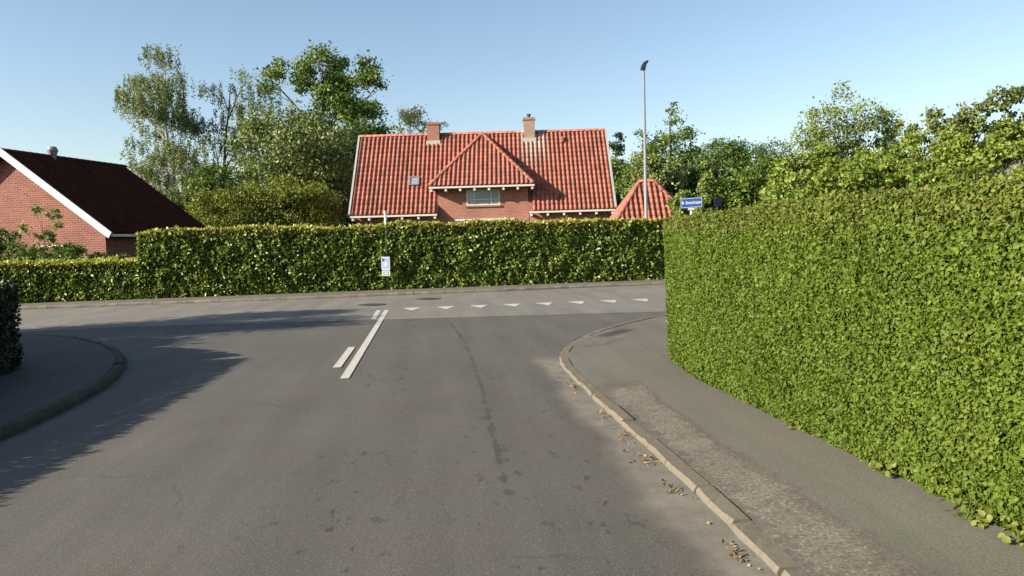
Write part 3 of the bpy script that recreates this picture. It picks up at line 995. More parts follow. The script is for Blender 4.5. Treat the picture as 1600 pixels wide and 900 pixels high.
# the front deck is cut away behind the front gable wall: only the wings carry the eave
roofm = b.mesh('roof')
bm = bmesh.new(); bm.from_mesh(roofm)
for co, no in (((-2.34, 0, 0), (1, 0, 0)), ((2.40, 0, 0), (1, 0, 0)), ((0, -2.55, 0), (0, 1, 0))):
    bmesh.ops.bisect_plane(bm, geom=bm.verts[:] + bm.edges[:] + bm.faces[:], plane_co=co, plane_no=no)
dele = [f for f in bm.faces if -2.34 < f.calc_center_median().x < 2.40 and f.calc_center_median().y < -2.55]
bmesh.ops.delete(bm, geom=dele, context='FACES')
bm.to_mesh(roofm); bm.free()
roof = link('roof', roofm, house, M['tile'])
SL = math.hypot(3.6, ZR - ZE)
us = Vector((0, 3.6, ZR - ZE)).normalized()


def hole_main(u0, s0):
    res = True
    for u in (u0 + 0.03, u0 + TW - 0.03):
        x = u - HX
        for s_ in (s0, s0 + TC):
            z = ZE + us.z * s_
            lim = 2.42 if z < ZD - 0.1 else DX * max(0.0, (ZR - 0.05 - z) / (ZR - 0.05 - ZD)) - 0.12
            inside = -(2.36 if z < ZD - 0.1 else lim) < x < lim
            if z < ZD - 0.1 and inside and s0 < 1.2: return True
            res = res and inside
    return res


tile_plane(roof, (-HX, YE, ZE), (1, 0, 0), us, [(0, 0), (2 * HX, 0), (2 * HX, SL), (0, SL)], M['tile'], hole_main,
           individual=lambda u, s: s < TC * 3 or (s < TC * 4 and u < 5))
tile_plane(roof, (HX, -YE, ZE), (-1, 0, 0), (0, -us.y, us.z), [(0, 0), (2 * HX, 0), (2 * HX, SL), (0, SL)], M['tile'])
cap_tiles(roof, (-HX, 0, ZR + 0.03), (HX, 0, ZR + 0.03), 0.13, M['tile'])
# hipped front roof
hip = MB()
APX = (0.0, -0.02, ZR - 0.02)
hip.add([(-DX, YD, ZD - 0.03), (DX, YD, ZD - 0.03), APX, (-DX, -2.45, ZD - 0.03), (DX, -2.45, ZD - 0.03),
         (-DX, YD, ZD - 0.09), (DX, YD, ZD - 0.09), (-DX, -2.45, ZD - 0.09), (DX, -2.45, ZD - 0.09)],
        [(0, 1, 2), (3, 0, 2), (1, 4, 2), (0, 5, 6, 1), (3, 7, 5, 0), (1, 6, 8, 4), (5, 7, 8, 6)])
hiproof = hip.build('hipped_roof', M['tile'], house)
usd = Vector((0, -YD - 0.02, APX[2] - ZD)).normalized()
SD = math.hypot(-YD - 0.02, APX[2] - ZD)
tile_plane(hiproof, (-DX, YD, ZD), (1, 0, 0), usd, [(0, 0), (2 * DX, 0), (DX, SD)], M['tile'], individual=lambda u, s: True)
for sx in (-1, 1):
    usx = Vector((-sx * DX, 0, APX[2] - ZD)).normalized()
    ss = math.hypot(DX, APX[2] - ZD)
    if sx < 0:
        tile_plane(hiproof, (-DX, -0.0, ZD), (0, -1, 0), usx, [(2.45, 0), (-YD, 0), (0.02, ss)], M['tile'])
    else:
        tile_plane(hiproof, (DX, YD, ZD), (0, 1, 0), usx, [(0, 0), (-YD - 2.45, 0), (-YD - 0.02, ss)], M['tile'])
cap_tiles(hiproof, (-DX, YD, ZD + 0.05), (0, -0.05, APX[2] + 0.06), 0.115, M['tile'], 'hip_tile')
cap_tiles(hiproof, (DX, YD, ZD + 0.05), (0, -0.05, APX[2] + 0.06), 0.115, M['tile'], 'hip_tile')


def eave(parent, x0, x1, y, z, n, endl=False, endr=False):
    g = MB()
    g.box(x0, x1, y - 0.09, y + 0.015, z - 0.12, z - 0.03)
    g.build('gutter', M['white'], parent)
    for i in range(n):
        x = x0 + 0.12 + (x1 - x0 - 0.24) * i / (n - 1)
        MB().box(x - 0.055, x + 0.055, y - 0.05, y + 0.45, z - 0.27, z - 0.122).build('rafter_end', M['white'], parent)


eave(house, -HX, -2.36, YE, ZE, 6)
eave(house, 2.42, HX, YE, ZE, 6)
eave(house, -DX, DX, YD, ZD, 8)
for sx in (-1, 1):                                  # verge boards
    for sy in (-1, 1):
        MB().bar((sx * (HX + 0.05), sy * 3.62, ZE + 0.0), (sx * (HX + 0.05), 0.0, ZR + 0.02), 0.10, 0.22, up=(0, 0, 1)).build('verge_board', M['grey_board'], house)
# chimneys: sub-parts of the roof
for cx, w_, top, mt, lab in ((-2.73, 0.66, 8.16, 'brick_chim', 'plain red brick chimney'), (2.62, 0.62, 8.28, 'brick_pale', 'weathered pale chimney with a metal cowl')):
    c = MB()
    c.box(cx - w_ / 2, cx + w_ / 2, -0.42, 0.22, 6.6, top)
    c.box(cx - w_ / 2 - 0.04, cx + w_ / 2 + 0.04, -0.46, 0.26, top + 0.002, top + 0.09)
    c.box(cx - w_ / 2 - 0.015, cx + w_ / 2 + 0.015, -0.435, 0.235, top + 0.092, top + 0.14)
    ch = c.build('chimney', M[mt], roof)
    ch['label'] = lab
    fl = MB().box(cx - w_ / 2 - 0.06, cx + w_ / 2 + 0.06, -0.52, 0.3, ZR - 0.66, ZR - 0.36)
    fl.build('chimney_flashing', M['lead'], roof)
    if mt == 'brick_pale':
        MB().tube([(cx, -0.1, top + 0.1), (cx, -0.1, top + 0.3)], [0.1, 0.09], 10).tube([(cx, -0.1, top + 0.3), (cx, -0.1, top + 0.36)], [0.14, 0.12], 10).build('chimney_cowl', M['dark_metal'], roof)


def on_roof(x, z):
    k = (z - ZE) / (ZR - ZE)
    return Vector((x, YE + 3.6 * k, z))


nrm = Vector((0, -(ZR - ZE), 3.6)).normalized()
p = on_roof(-3.65, 4.87)
fr = MB()
R3 = Vector((1, 0, 0))
for (a, b2, w2) in ((-0.24, 0.30, 0), (0.24, 0.30, 0)):
    fr.bar(p + R3 * a - us * 0.3 + nrm * 0.08, p + R3 * a + us * 0.3 + nrm * 0.08, 0.06, 0.12, up=nrm)
for s_ in (-0.28, 0.28):
    fr.bar(p - R3 * 0.21 + us * s_ + nrm * 0.08, p + R3 * 0.21 + us * s_ + nrm * 0.08, 0.06, 0.12, up=nrm)
sk = fr.build('skylight', M['steel_dark'], house)
MB().bar(p - us * 0.25 + nrm * 0.09, p + us * 0.25 + nrm * 0.09, 0.42, 0.02, up=nrm).build('pane', M['glass'], sk)
for x, z in ((4.45, 7.05), (3.95, 3.85)):
    p = on_roof(x, z)
    v = MB().tube([p - us * 0.1 + nrm * 0.05, p + us * 0.0 + nrm * 0.16, p + us * 0.22 + nrm * 0.1], [0.10, 0.12, 0.05], 8)
    v.build('vent_tile', M['tile'], house)

# ------------------------------------------------------------------ small hipped outbuilding
ob = empty('outbuilding', (9.25, 34.8, 0.08), HROT)
tag(ob, 'small outbuilding with red hipped tile roof behind the lamp post', 'outbuilding')
b = MB()
b.box(-1.65, 1.65, -1.4, 1.4, 0, 2.0)
b.build('wall', M['brick'], ob)
ex, ey, ez, rz_, rx = 1.9, 1.65, 1.95, 4.10, 0.36
b = MB().add([(-ex, -ey, ez - .02), (ex, -ey, ez - .02), (ex, ey, ez - .02), (-ex, ey, ez - .02), (-rx, 0, rz_ - .02), (rx, 0, rz_ - .02)],
             [(0, 1, 5, 4), (1, 2, 5), (2, 3, 4, 5), (3, 0, 4), (3, 2, 1, 0)])
orf = b.build('roof', M['tile'], ob)
s1 = math.hypot(ey, rz_ - ez)
tile_plane(orf, (-ex, -ey, ez), (1, 0, 0), (0, ey, rz_ - ez), [(0, 0), (2 * ex, 0), (ex + rx, s1), (ex - rx, s1)], M['tile'], individual=lambda u, s: True)
s2 = math.hypot(ex - rx, rz_ - ez)
tile_plane(orf, (-ex, ey, ez), (0, -1, 0), (ex - rx, 0, rz_ - ez), [(0, 0), (2 * ey, 0), (ey, s2)], M['tile'])
for sx in (-1, 1):
    for sy in (-1, 1):
        cap_tiles(orf, (sx * ex, sy * ey, ez + .05), (sx * rx, 0, rz_ + .05), 0.11, M['tile'], 'hip_tile')
cap_tiles(orf, (-rx, 0, rz_ + .05), (rx, 0, rz_ + .05), 0.12, M['tile'])

# ------------------------------------------------------------------ dark-roofed house on the left
RD = math.atan2(-1.9, 6.86)
lh = empty('brick_house', (-17.09, 31.53, 0.08), RD)
tag(lh, 'brick house with dark shaded roof, white bargeboards and metal roof vent on the left', 'house')
LZ, LE, LX, LL = 5.60, 2.27, 4.56, 7.15
b = MB()
zw = LE + (LX - 4.1) / LX * (LZ - LE) - 0.12
b.add([(-4.1, 0.35, 0), (4.1, 0.35, 0), (4.1, 0.35, zw), (0, 0.35, LZ - 0.15), (-4.1, 0.35, zw),
       (-4.1, 0.6, 0), (4.1, 0.6, 0), (4.1, 0.6, zw), (0, 0.6, LZ - 0.15), (-4.1, 0.6, zw)],
      [(0, 1, 2, 3, 4), (9, 8, 7, 6, 5), (0, 5, 6, 1), (1, 6, 7, 2), (2, 7, 8, 3), (3, 8, 9, 4), (4, 9, 5, 0)])
b.box(3.85, 4.1, 0.6, LL - 0.6, 0, zw - 0.02)
b.box(-4.1, -3.85, 0.6, LL - 0.6, 0, zw - 0.02)
b.add([(-4.1, LL - .6, 0), (4.1, LL - .6, 0), (4.1, LL - .6, zw), (0, LL - .6, LZ - 0.15), (-4.1, LL - .6, zw),
       (-4.1, LL - .35, 0), (4.1, LL - .35, 0), (4.1, LL - .35, zw), (0, LL - .35, LZ - 0.15), (-4.1, LL - .35, zw)],
      [(0, 1, 2, 3, 4), (9, 8, 7, 6, 5), (0, 5, 6, 1), (1, 6, 7, 2), (2, 7, 8, 3), (3, 8, 9, 4), (4, 9, 5, 0)])
b.build('wall', M['brick_left'], lh)
b = MB()
for sx in (-1, 1):
    b.add([(sx * LX, 0, LE), (sx * LX, LL, LE), (0, LL, LZ), (0, 0, LZ), (sx * LX, 0, LE - .12), (sx * LX, LL, LE - .12), (0, LL, LZ - .14), (0, 0, LZ - .14)],
          [(0, 1, 2, 3), (4, 7, 6, 5), (0, 4, 5, 1), (1, 5, 6, 2), (3, 7, 4, 0)])
lr = b.build('roof', M['tile_dark'], lh)
ssl = math.hypot(LX, LZ - LE)
tile_plane(lr, (LX, 0, LE + 0.01), (0, 1, 0), (-LX, 0, LZ - LE), [(0, 0), (LL, 0), (LL, ssl), (0, ssl)], M['tile_dark'])
tile_plane(lr, (-LX, LL, LE + 0.01), (0, -1, 0), (LX, 0, LZ - LE), [(0, 0), (LL, 0), (LL, ssl), (0, ssl)], M['tile_dark'])
cap_tiles(lr, (0, 0, LZ + .04), (0, LL, LZ + .04), 0.13, M['tile_dark'])
for sx in (-1, 1):
    MB().bar((sx * (LX + 0.06), -0.03, LE - 0.05), (0, -0.03, LZ - 0.0), 0.07, 0.26, up=(0, 0, 1)).build('bargeboard', M['white'], lh)
    MB().box(min(sx * LX, sx * (LX + .11)), max(sx * LX, sx * (LX + .11)), 0.02, LL, LE - 0.1, LE - 0.005).build('gutter', M['white'], lh)
MB().tube([(0.05, 2.6, LZ - 0.1), (0.05, 2.6, LZ + 0.22)], [0.13, 0.13], 12).tube([(0.05, 2.6, LZ + 0.10), (0.05, 2.6, LZ + 0.32), (0.05, 2.6, LZ + 0.46)], [0.15, 0.22, 0.15], 12).build('roof_vent', M['steel_dark'], lh)
# window frame, glass and sill against the gable
window(lh, 1.25, 2.35, 0.95, 1.92, 0.36, mulls=(1.8,), fw=0.08)

# ------------------------------------------------------------------ grey-roofed house far right
gh = empty('grey_roofed_house', (23.9, 25.0, -0.1), rad(8))
tag(gh, 'house with grey slate roof behind the shrubs at the right edge', 'house')
MB().box(-3.6, 4.5, -3.0, 3.0, 0, 3.1).build('wall', M['white'], gh)
b = MB()
b.add([(-4.2, -3.5, 2.9), (5, -3.5, 2.9), (5, 0, 5.6), (-4.2, 0, 5.6), (-4.2, 3.5, 2.9), (5, 3.5, 2.9)], [(0, 1, 2, 3), (3, 2, 5, 4), (0, 3, 4), (1, 5, 2), (0, 4, 5, 1)])
gr = b.build('roof', M['slate'], gh)
sg = math.hypot(3.5, 3.3)
for j in range(14):
    b = MB()
    k0, k1 = j / 14, (j + 1) / 14
    for sy in (-1, 1):
        y0, z0, y1, z1 = sy * 3.5 * (1 - k0), 2.93 + 2.7 * k0, sy * 3.5 * (1 - k1), 2.93 + 2.7 * k1
        b.add([(-4.24, y0, z0 + .03), (5.04, y0, z0 + .03), (5.04, y1, z1), (-4.24, y1, z1), (-4.24, y0, z0), (5.04, y0, z0)], [(0, 1, 2, 3), (4, 5, 1, 0)])
    b.build('slate_course', M['slate'], gr)

# ------------------------------------------------------------------ lamp post and signs
lp = empty('street_lamp', (7.44, 28.2, 0.085))
tag(lp, 'slim galvanised street lamp with dark angled head behind the leafy hedge', 'street lamp')
MB().tube([(0, 0, 0), (0, 0, 1.2), (0, 0, 1.21), (0, 0, 7.75)], [0.08, 0.078, 0.068, 0.042], 14).build('pole', M['steel'], lp, True)
MB().box(-0.035, 0.035, -0.089, -0.07, 0.5, 0.85).build('service_hatch', M['steel'], lp)
hd = MB()
for i, (x, z, hw, ht) in enumerate(((-0.03, 7.72, .07, .085), (-0.01, 7.84, .08, .085), (0.04, 7.95, .085, .07), (0.12, 8.02, .075, .045), (0.18, 8.05, .05, .025))):
    d = Vector((0.5, 0, 0.5)) if i else Vector((0.1, 0, 1))
    d = (Vector((0.1, 0, 1)) * (1 - i / 4) + Vector((1, 0, 0.25)) * (i / 4)).normalized()
    nn = Vector((-d.z, 0, d.x))
    for a, c in ((-1, -1), (1, -1), (1, 1), (-1, 1)):
        hd.v.append(tuple(Vector((x, 0, z)) + Vector((0, 1, 0)) * (a * hw) + nn * (c * ht)))
for i in range(4):
    for k in range(4):
        hd.f.append((i * 4 + k, i * 4 + (k + 1) % 4, (i + 1) * 4 + (k + 1) % 4, (i + 1) * 4 + k))
hd.f += [(3, 2, 1, 0), (16, 17, 18, 19)]
hd.build('lamp_head', M['dark_metal'], lp, bevel=0.015)


def text_obj(body, size, mat, parent, loc, rot, name='lettering', bold=0.004, sx=1.0):
    cu = bpy.data.curves.new(name, 'FONT')
    cu.body = body
    cu.size = size
    cu.align_x = 'CENTER'; cu.align_y = 'CENTER'
    cu.offset = bold
    cu.extrude = 0.0015
    cu.materials.append(mat)
    tmp = bpy.data.objects.new('tmp', cu)
    COL.objects.link(tmp)
    dg = bpy.context.evaluated_depsgraph_get()
    me = bpy.data.meshes.new_from_object(tmp.evaluated_get(dg))
    bpy.data.objects.remove(tmp)
    o = bpy.data.objects.new(name, me)
    COL.objects.link(o)
    o.parent = parent
    o.location = loc
    o.rotation_euler = rot
    o.scale = (sx, 1, 1)
    return o


def round_plate(w, h, t, r=0.03, n=5):
    pts = []
    for cx, cz, a0 in ((w / 2 - r, h / 2 - r, 0), (-w / 2 + r, h / 2 - r, 90), (-w / 2 + r, -h / 2 + r, 180), (w / 2 - r, -h / 2 + r, 270)):
        for k in range(n):
            a = rad(a0 + 90 * k / (n - 1))
            pts.append((cx + r * math.cos(a), cz + r * math.sin(a)))
    m = len(pts)
    b = MB()
    b.add([(x, -t / 2, z) for x, z in pts] + [(x, t / 2, z) for x, z in pts],
          [tuple(range(m)), tuple(range(2 * m - 1, m - 1, -1))] + [(i, m + i, m + (i + 1) % m, (i + 1) % m) for i in range(m)])
    return b


ss = empty('street_name_sign', (8.76, 26.95, 0.09), rad(-5))
tag(ss, 'blue street name sign on a white post behind the right hedge', 'street sign')
MB().tube([(0, 0.03, 0), (0, 0.03, 2.6)], [0.04, 0.04], 10).build('post', M['white'], ss, True)
MB().box(-0.11, 0.11, -0.03, 0.06, 2.50, 2.57).build('bracket', M['white'], ss)
pl = round_plate(0.78, 0.36, 0.02, 0.02)
pl.v = [(x, y - 0.012, z + 2.755 + 0.045 * x) for x, y, z in pl.v]
plate = pl.build('name_plate', M['blue'], ss)
tl = math.atan(0.045)
bz = MB()
for z0, z1 in ((0.15, 0.165), (-0.165, -0.15)):
    bz.add([(x, -0.0245, z + 2.755 + 0.045 * x) for x, z in ((-0.375, z0), (0.375, z0), (0.375, z1), (-0.375, z1))], [(0, 1, 2, 3)])
for x0, x1 in ((-0.375, -0.362), (0.362, 0.375)):
    bz.add([(x, -0.0242, z + 2.755 + 0.045 * x) for x, z in ((x0, -0.165), (x1, -0.165), (x1, 0.165), (x0, 0.165))], [(0, 1, 2, 3)])
bz.build('border', M['signwhite'], plate)
text_obj('Strandvejen', 0.150, M['signwhite'], plate, (0.075, -0.024, 2.762), (math.pi / 2, -tl, 0), bold=0.0035, sx=0.80)
# small emblem at the left end of the plate
em = MB()
for k in range(10):
    a0, a1 = rad(36 * k), rad(36 * (k + 1))
    em.add([(-0.305, -0.0243, 2.745), (-0.305 + 0.042 * math.cos(a0), -0.0243, 2.745 + 0.042 * math.sin(a0)), (-0.305 + 0.042 * math.cos(a1), -0.0243, 2.745 + 0.042 * math.sin(a1))], [(0, 1, 2)])
em.add([(-0.33, -0.0245, 2.785), (-0.30, -0.0245, 2.785), (-0.315, -0.0245, 2.84)], [(0, 1, 2)])
em.build('emblem', M['signwhite'], plate, fix=False)

# second dark blue plate beyond it
s2_ = empty('sign_board', (9.72, 26.98, 0.09), rad(12))
tag(s2_, 'small dark blue board among the shrubs right of the street name sign', 'board')
MB().tube([(0, 0, 0), (0, 0, 2.7)], [0.035, 0.03], 8).build('post', M['dark_metal'], s2_)
bp = round_plate(0.27, 0.30, 0.03, 0.02)
bp.v = [(x, y - 0.05, z + 2.76) for x, y, z in bp.v]
bp.build('plate', M['navy'], s2_)

ps = empty('parking_sign', (-2.10, 26.62, 0.09), rad(-3))
tag(ps, 'white and blue parking sign on a post grown into the tall hedge', 'traffic sign')
MB().tube([(0.0, 0.3, 0), (0.0, 0.3, 2.70)], [0.038, 0.038], 10).tube([(0, 0.3, 2.70), (0, 0.3, 2.73)], [0.043, 0.03], 10).build('post', M['white'], ps, True)
MB().box(-0.03, 0.03, -0.02, 0.28, 0.86, 0.90).build('bracket', M['steel'], ps)
up_ = round_plate(0.29, 0.46, 0.02, 0.03)
up_.v = [(x, y - 0.035, z + 0.92) for x, y, z in up_.v]
u = up_.build('sign_plate', M['signwhite'], ps)
MB().add([(-0.115, -0.0475, 0.74), (0.115, -0.0475, 0.74), (0.115, -0.0475, 1.11), (-0.115, -0.0475, 1.11)], [(0, 1, 2, 3)]).build('panel', M['paleblue'], u)
MB().add([(-0.118, -0.050, 0.98), (-0.01, -0.050, 1.05), (-0.118, -0.050, 1.115)], [(0, 1, 2)]).build('wedge_mark', M['blue'], u)
d = MB()
for k in range(16):
    a0, a1 = 2 * math.pi * k / 16, 2 * math.pi * (k + 1) / 16
    d.add([(0, -0.0495, 0.89), (0.07 * math.cos(a0), -0.0495, 0.89 + 0.08 * math.sin(a0)), (0.07 * math.cos(a1), -0.0495, 0.89 + 0.08 * math.sin(a1))], [(0, 1, 2)])
d.build('disc_mark', M['signwhite'], u)
lo = round_plate(0.28, 0.18, 0.02, 0.03)
lo.v = [(x, y - 0.035, z + 0.585) for x, y, z in lo.v]
l_ = lo.build('sub_plate', M['signwhite'], ps)
b = MB()
for (x0, x1, z0, z1) in ((-0.085, 0.085, 0.535, 0.547), (-0.085, 0.085, 0.623, 0.635), (-0.085, -0.073, 0.548, 0.622), (0.073, 0.085, 0.548, 0.622)):
    b.add([(x0, -0.0475, z0), (x1, -0.0475, z0), (x1, -0.0475, z1), (x0, -0.0475, z1)], [(0, 1, 2, 3)])
b.build('outline_mark', M['dark_metal'], l_)

# ------------------------------------------------------------------ trees and shrubs


def tree(name, label, base, lobes, leaf, n_leaves, mat, R, bark='bark', trunk_r=0.16, clump=0.34, nclump=None, spread=1.0, group=None, cat='tree', droop=0.0, fill=True, hollow=0.5, multi=1, twigs=True, updir=0.35, jit=0.95, top=None):
    """trunk with limbs to every lobe, twigs to every leaf clump, leaves round the clumps.
    lobes: (x, z, rx, rz) in metres; a lobe's depth equals its width"""
    bx, by = base
    root = empty(name, (bx, by, 0.085))
    tag(root, label, cat, group)
    wood = MB()
    zl = [l[1] for l in lobes]
    ztop = max(l[1] + l[3] * 0.6 for l in lobes)
    lob = [np.array([l[0] - bx, -(l[0] - bx) * 0.083 + R.normal() * l[2] * 0.5, l[1], l[2], l[3]]) for l in lobes]
    if fill:                                         # skirt down towards the ground
        zmin = min(l[1] - l[3] for l in lobes)
        wx = max(l[2] for l in lobes)
        z = zmin
        while z > 0.6:
            for q in (-0.6, 0.5):
                lob.append(np.array([q * wx + R.normal() * .1, R.normal() * .2 * wx, z, wx * 0.8, min(0.9, wx * 0.8)]))
            z -= min(0.9, wx * 0.8) * 1.1
    # trunk follows the mean of the lobes upward
    tops = []
    for s_ in range(multi):
        ox = R.normal() * 0.12 * (multi > 1)
        tp = []
        nseg = 7
        tx = np.mean([l[0] for l in lob[:3]]) * (0.8 if multi == 1 else R.random() * 1.2)
        for i in range(nseg + 1):
            q = i / nseg
            tp.append(Vector((ox + tx * q ** 1.6 + R.normal() * 0.05 * trunk_r * 4 * q, R.normal() * 0.2 * trunk_r * q, -0.1 + (ztop * 0.94) * q)))
        wood.tube(tp, [trunk_r * (1 - 0.88 * (i / nseg) ** 0.9) * (1.35 if i == 0 else 1) for i in range(nseg + 1)], 9)
        tops.append(tp)
    cents, crad = [], []
    vol = np.array([l[3] * l[3] * l[4] for l in lob]) ** 0.75
    nclump = nclump or 60
    counts = np.maximum(3, np.round(vol / vol.sum() * nclump)).astype(int)
    for l, c in zip(lob, counts):
        tp = tops[R.integers(len(tops))]
        zs = max(0.3, (l[2] - max(l[4], abs(l[0]) * 0.6) * 1.1) * (0.75 + 0.25 * R.random()))
        k = min(max(zs / (ztop * 0.94), 0.02), 0.93) * (len(tp) - 1)
        a = tp[int(k)].lerp(tp[min(int(k) + 1, len(tp) - 1)], k - int(k))
        e = Vector(l[:3])
        mid = a.lerp(e, 0.5) + Vector((R.normal() * .1, R.normal() * .1, abs(e.x - a.x) * 0.12))
        rr = trunk_r * 0.42 * (1 - 0.55 * k / len(tp))
        limb = [a, a.lerp(mid, 0.6), mid, mid.lerp(e, 0.6), e]
        wood.tube(limb, [rr, rr * .8, rr * .62, rr * .45, rr * .25], 6, False)
        D = unit(R.normal(size=(c, 3)))
        rad_ = (hollow + (1 - hollow) * R.random(c)) ** 0.7
        cc = l[:3] + D * rad_[:, None] * np.array([l[3], l[3], l[4]])
        for q in cc:
            q[2] = max(q[2], 0.25)
            cents.append(q); crad.append(clump * (0.65 + 0.7 * R.random()) * min(1.3, max(0.6, l[3])))
            if twigs:
                v = Vector(q)
                f = limb[R.integers(1, 5)]
                m_ = f.lerp(v, 0.5) + Vector((R.normal() * .06, R.normal() * .06, R.normal() * .06))
                wood.tube([f, m_, v], [rr * .28, rr * .2, rr * .08], 4, False)
    wood.build('trunk', M[bark], root, fix=False)
    cents, crad = np.array(cents), np.array(crad)
    w = crad ** 2
    idx = R.choice(len(cents), n_leaves, p=w / w.sum())
    off = R.normal(size=(n_leaves, 3)) * 0.52 * spread
    off[:, 2] *= 0.75
    P = cents[idx] + off * crad[idx][:, None]
    if droop:
        # hanging strands
        strand = R.integers(0, 9, n_leaves)
        ph = hash3(idx.astype(np.int64), strand.astype(np.int64), np.zeros(n_leaves, np.int64), 3)
        ph2 = hash3(idx.astype(np.int64), strand.astype(np.int64), np.ones(n_leaves, np.int64), 4)
        t_ = R.random(n_leaves)
        P = cents[idx] + np.stack([(ph - .5) * 2 * crad[idx] * 0.9 + R.normal(0, .05, n_leaves), (ph2 - .5) * 2 * crad[idx] * 0.9 + R.normal(0, .05, n_leaves), -t_ * droop * (0.4 + ph) + R.normal(0, .1, n_leaves)], axis=1)
    P[:, 2] = np.maximum(P[:, 2], 0.08)
    N = unit(off) * 0.7 + np.array([0, 0, updir]) + R.normal(size=P.shape) * jit
    if droop: N = R.normal(size=P.shape) + np.array([-0.3, -0.3, 0.1])
    rnd = np.clip(0.45 + R.normal(0, 0.2, n_leaves) + (hash3(idx.astype(np.int64), idx.astype(np.int64) * 3, np.zeros(n_leaves, np.int64), 8) - .5) * 0.35, 0, 1)
    size = leaf * np.clip(R.normal(1, 0.25, n_leaves), 0.45, 1.7)
    me = leaf_mesh('crown', P, N, size, rnd, R, aspect=0.7 if not droop else 0.6, hang=0.6 if droop else 0.2)
    cr = link('crown', me, root, M[mat])
    return root


TR = np.random.default_rng(5)
G1 = 'trees behind the hedge on the left'
tree('birch_tree', 'tall weeping birch with pale trunk, leftmost of the tall trees', (-16.5, 49.5),
     [(-16.7, 12.8, 1.28, 1.36), (-17.4, 10.99, 1.92, 1.6), (-18.7, 10.84, 0.7, 0.9), (-16.3, 8.82, 1.68, 1.84), (-18.0, 8.01, 1.3, 1.76), (-17.1, 5.69, 2.0, 1.84), (-18.4, 5.8, 0.9, 1.5), (-15.6, 6.2, 1.4, 1.8), (-16.2, 4.0, 2.0, 1.4), (-18.2, 3.8, 1.2, 1.2)],
     0.115, 90000, 'birch', TR, 'bark_birch', 0.2, 0.7, 230, 1.0, G1, droop=1.0)
tree('birch_tree', 'thin-crowned tree with dark bare limbs between the birch and the oak', (-14.6, 51.4),
     [(-14.3, 11.97, 1.08, 1.08), (-12.2, 12.31, 1.33, 0.92), (-13.2, 10.56, 2.08, 1.33), (-11.4, 10.51, 1.0, 1.67), (-14.6, 8.64, 1.33, 1.92), (-12.5, 8.09, 1.58, 1.67), (-15.0, 5.99, 1.58, 1.67), (-12.8, 5.51, 1.67, 1.5)],
     0.115, 32000, 'birch', TR, 'bark', 0.2, 0.6, 130, 1.0, G1, droop=0.9)
tree('oak_tree', 'tall broad oak with clumped dark green crown left of the red roof', (-9.0, 58.9),
     [(-8.5, 15.0, 2.2, 1.2), (-11.3, 14.5, 1.9, 1.26), (-6.1, 14.3, 1.8, 1.26), (-4.8, 13.2, 0.82, 1.16), (-12.5, 13.98, 0.97, 0.87), (-8.8, 13.54, 2.13, 1.26), (-6.9, 12.08, 2.42, 1.26), (-9.3, 11.35, 1.74, 1.06), (-5.6, 10.63, 1.55, 1.16), (-4.5, 10.36, 0.77, 0.77)],
     0.22, 36000, 'oak', TR, 'bark', 0.36, 0.62, 165, 0.85, G1)
tree('whitebeam_tree', 'rounded grey-green tree in front of the oak', (-9.2, 46.9),
     [(-9.5, 8.72, 1.46, 0.84), (-8.0, 7.48, 2.22, 1.53), (-10.5, 7.17, 1.84, 1.46), (-7.2, 5.65, 1.99, 1.92), (-10.2, 5.16, 2.22, 1.76), (-8.4, 3.97, 2.3, 1.53)],
     0.16, 52000, 'whitebeam', TR, 'bark', 0.2, 0.55, 260, 1.0, G1, hollow=0.75)
tree('olive_shrub', 'low olive-green shrubby trees behind the hedge beside the dark roof', (-9.5, 41.9),
     [(-11.9, 3.95, 1.02, 1.02), (-10.0, 4.23, 1.37, 0.96), (-8.2, 4.32, 1.64, 0.96), (-6.9, 3.7, 1.09, 1.02), (-10.6, 3.3, 2.05, 0.85)],
     0.12, 42000, 'olive', TR, 'bark', 0.12, 0.5, 170, 1.0, G1, 'shrub', hollow=0.5, multi=3)
tree('hazel_shrub', 'leafy green bush below the birches beside the dark roof', (-13.3, 45.3),
     [(-13.2, 5.29, 1.1, 1.32), (-14.0, 4.22, 0.88, 0.95), (-12.5, 4.54, 1.1, 1.1)],
     0.16, 14000, 'oak', TR, 'bark', 0.08, 0.4, 120, 1.0, G1, 'shrub', multi=3)
tree('dark_tree', 'dark leafy tree right against the left end of the red roof', (-6.4, 54.7),
     [(-5.8, 8.83, 1.8, 1.26), (-6.6, 7.09, 1.62, 1.8), (-7.3, 4.97, 1.89, 1.89), (-4.8, 8.01, 1.35, 1.35)],
     0.18, 32000, 'deep', TR, 'bark', 0.22, 0.55, 180, 1.0, G1)
tree('yellow_tree', 'sparse yellow-leaved tree rising behind the red roof', (-2.7, 62.4),
     [(-2.6, 11.76, 1.03, 0.62), (-3.6, 10.78, 0.62, 0.52), (-1.5, 10.72, 0.72, 0.52), (-0.1, 10.83, 0.52, 0.46)],
     0.17, 1500, 'yellow', TR, 'bark', 0.14, 0.42, 50, 1.0, None, fill=False)
G2 = 'trees behind the hedges on the right'
tree('spire_tree', 'tree with a thin ragged spire beside the lamp post', (14.7, 49.0),
     [(14.6, 9.63, 0.46, 0.58), (15.0, 8.31, 1.0, 0.92), (14.0, 7.11, 1.42, 0.92), (15.8, 7.06, 0.75, 0.75), (12.6, 8.21, 0.29, 0.25), (15.1, 5.56, 1.58, 1.42), (14.2, 4.35, 1.83, 1.25)],
     0.17, 26000, 'oak', TR, 'bark', 0.15, 0.45, 170, 1.0, G2)
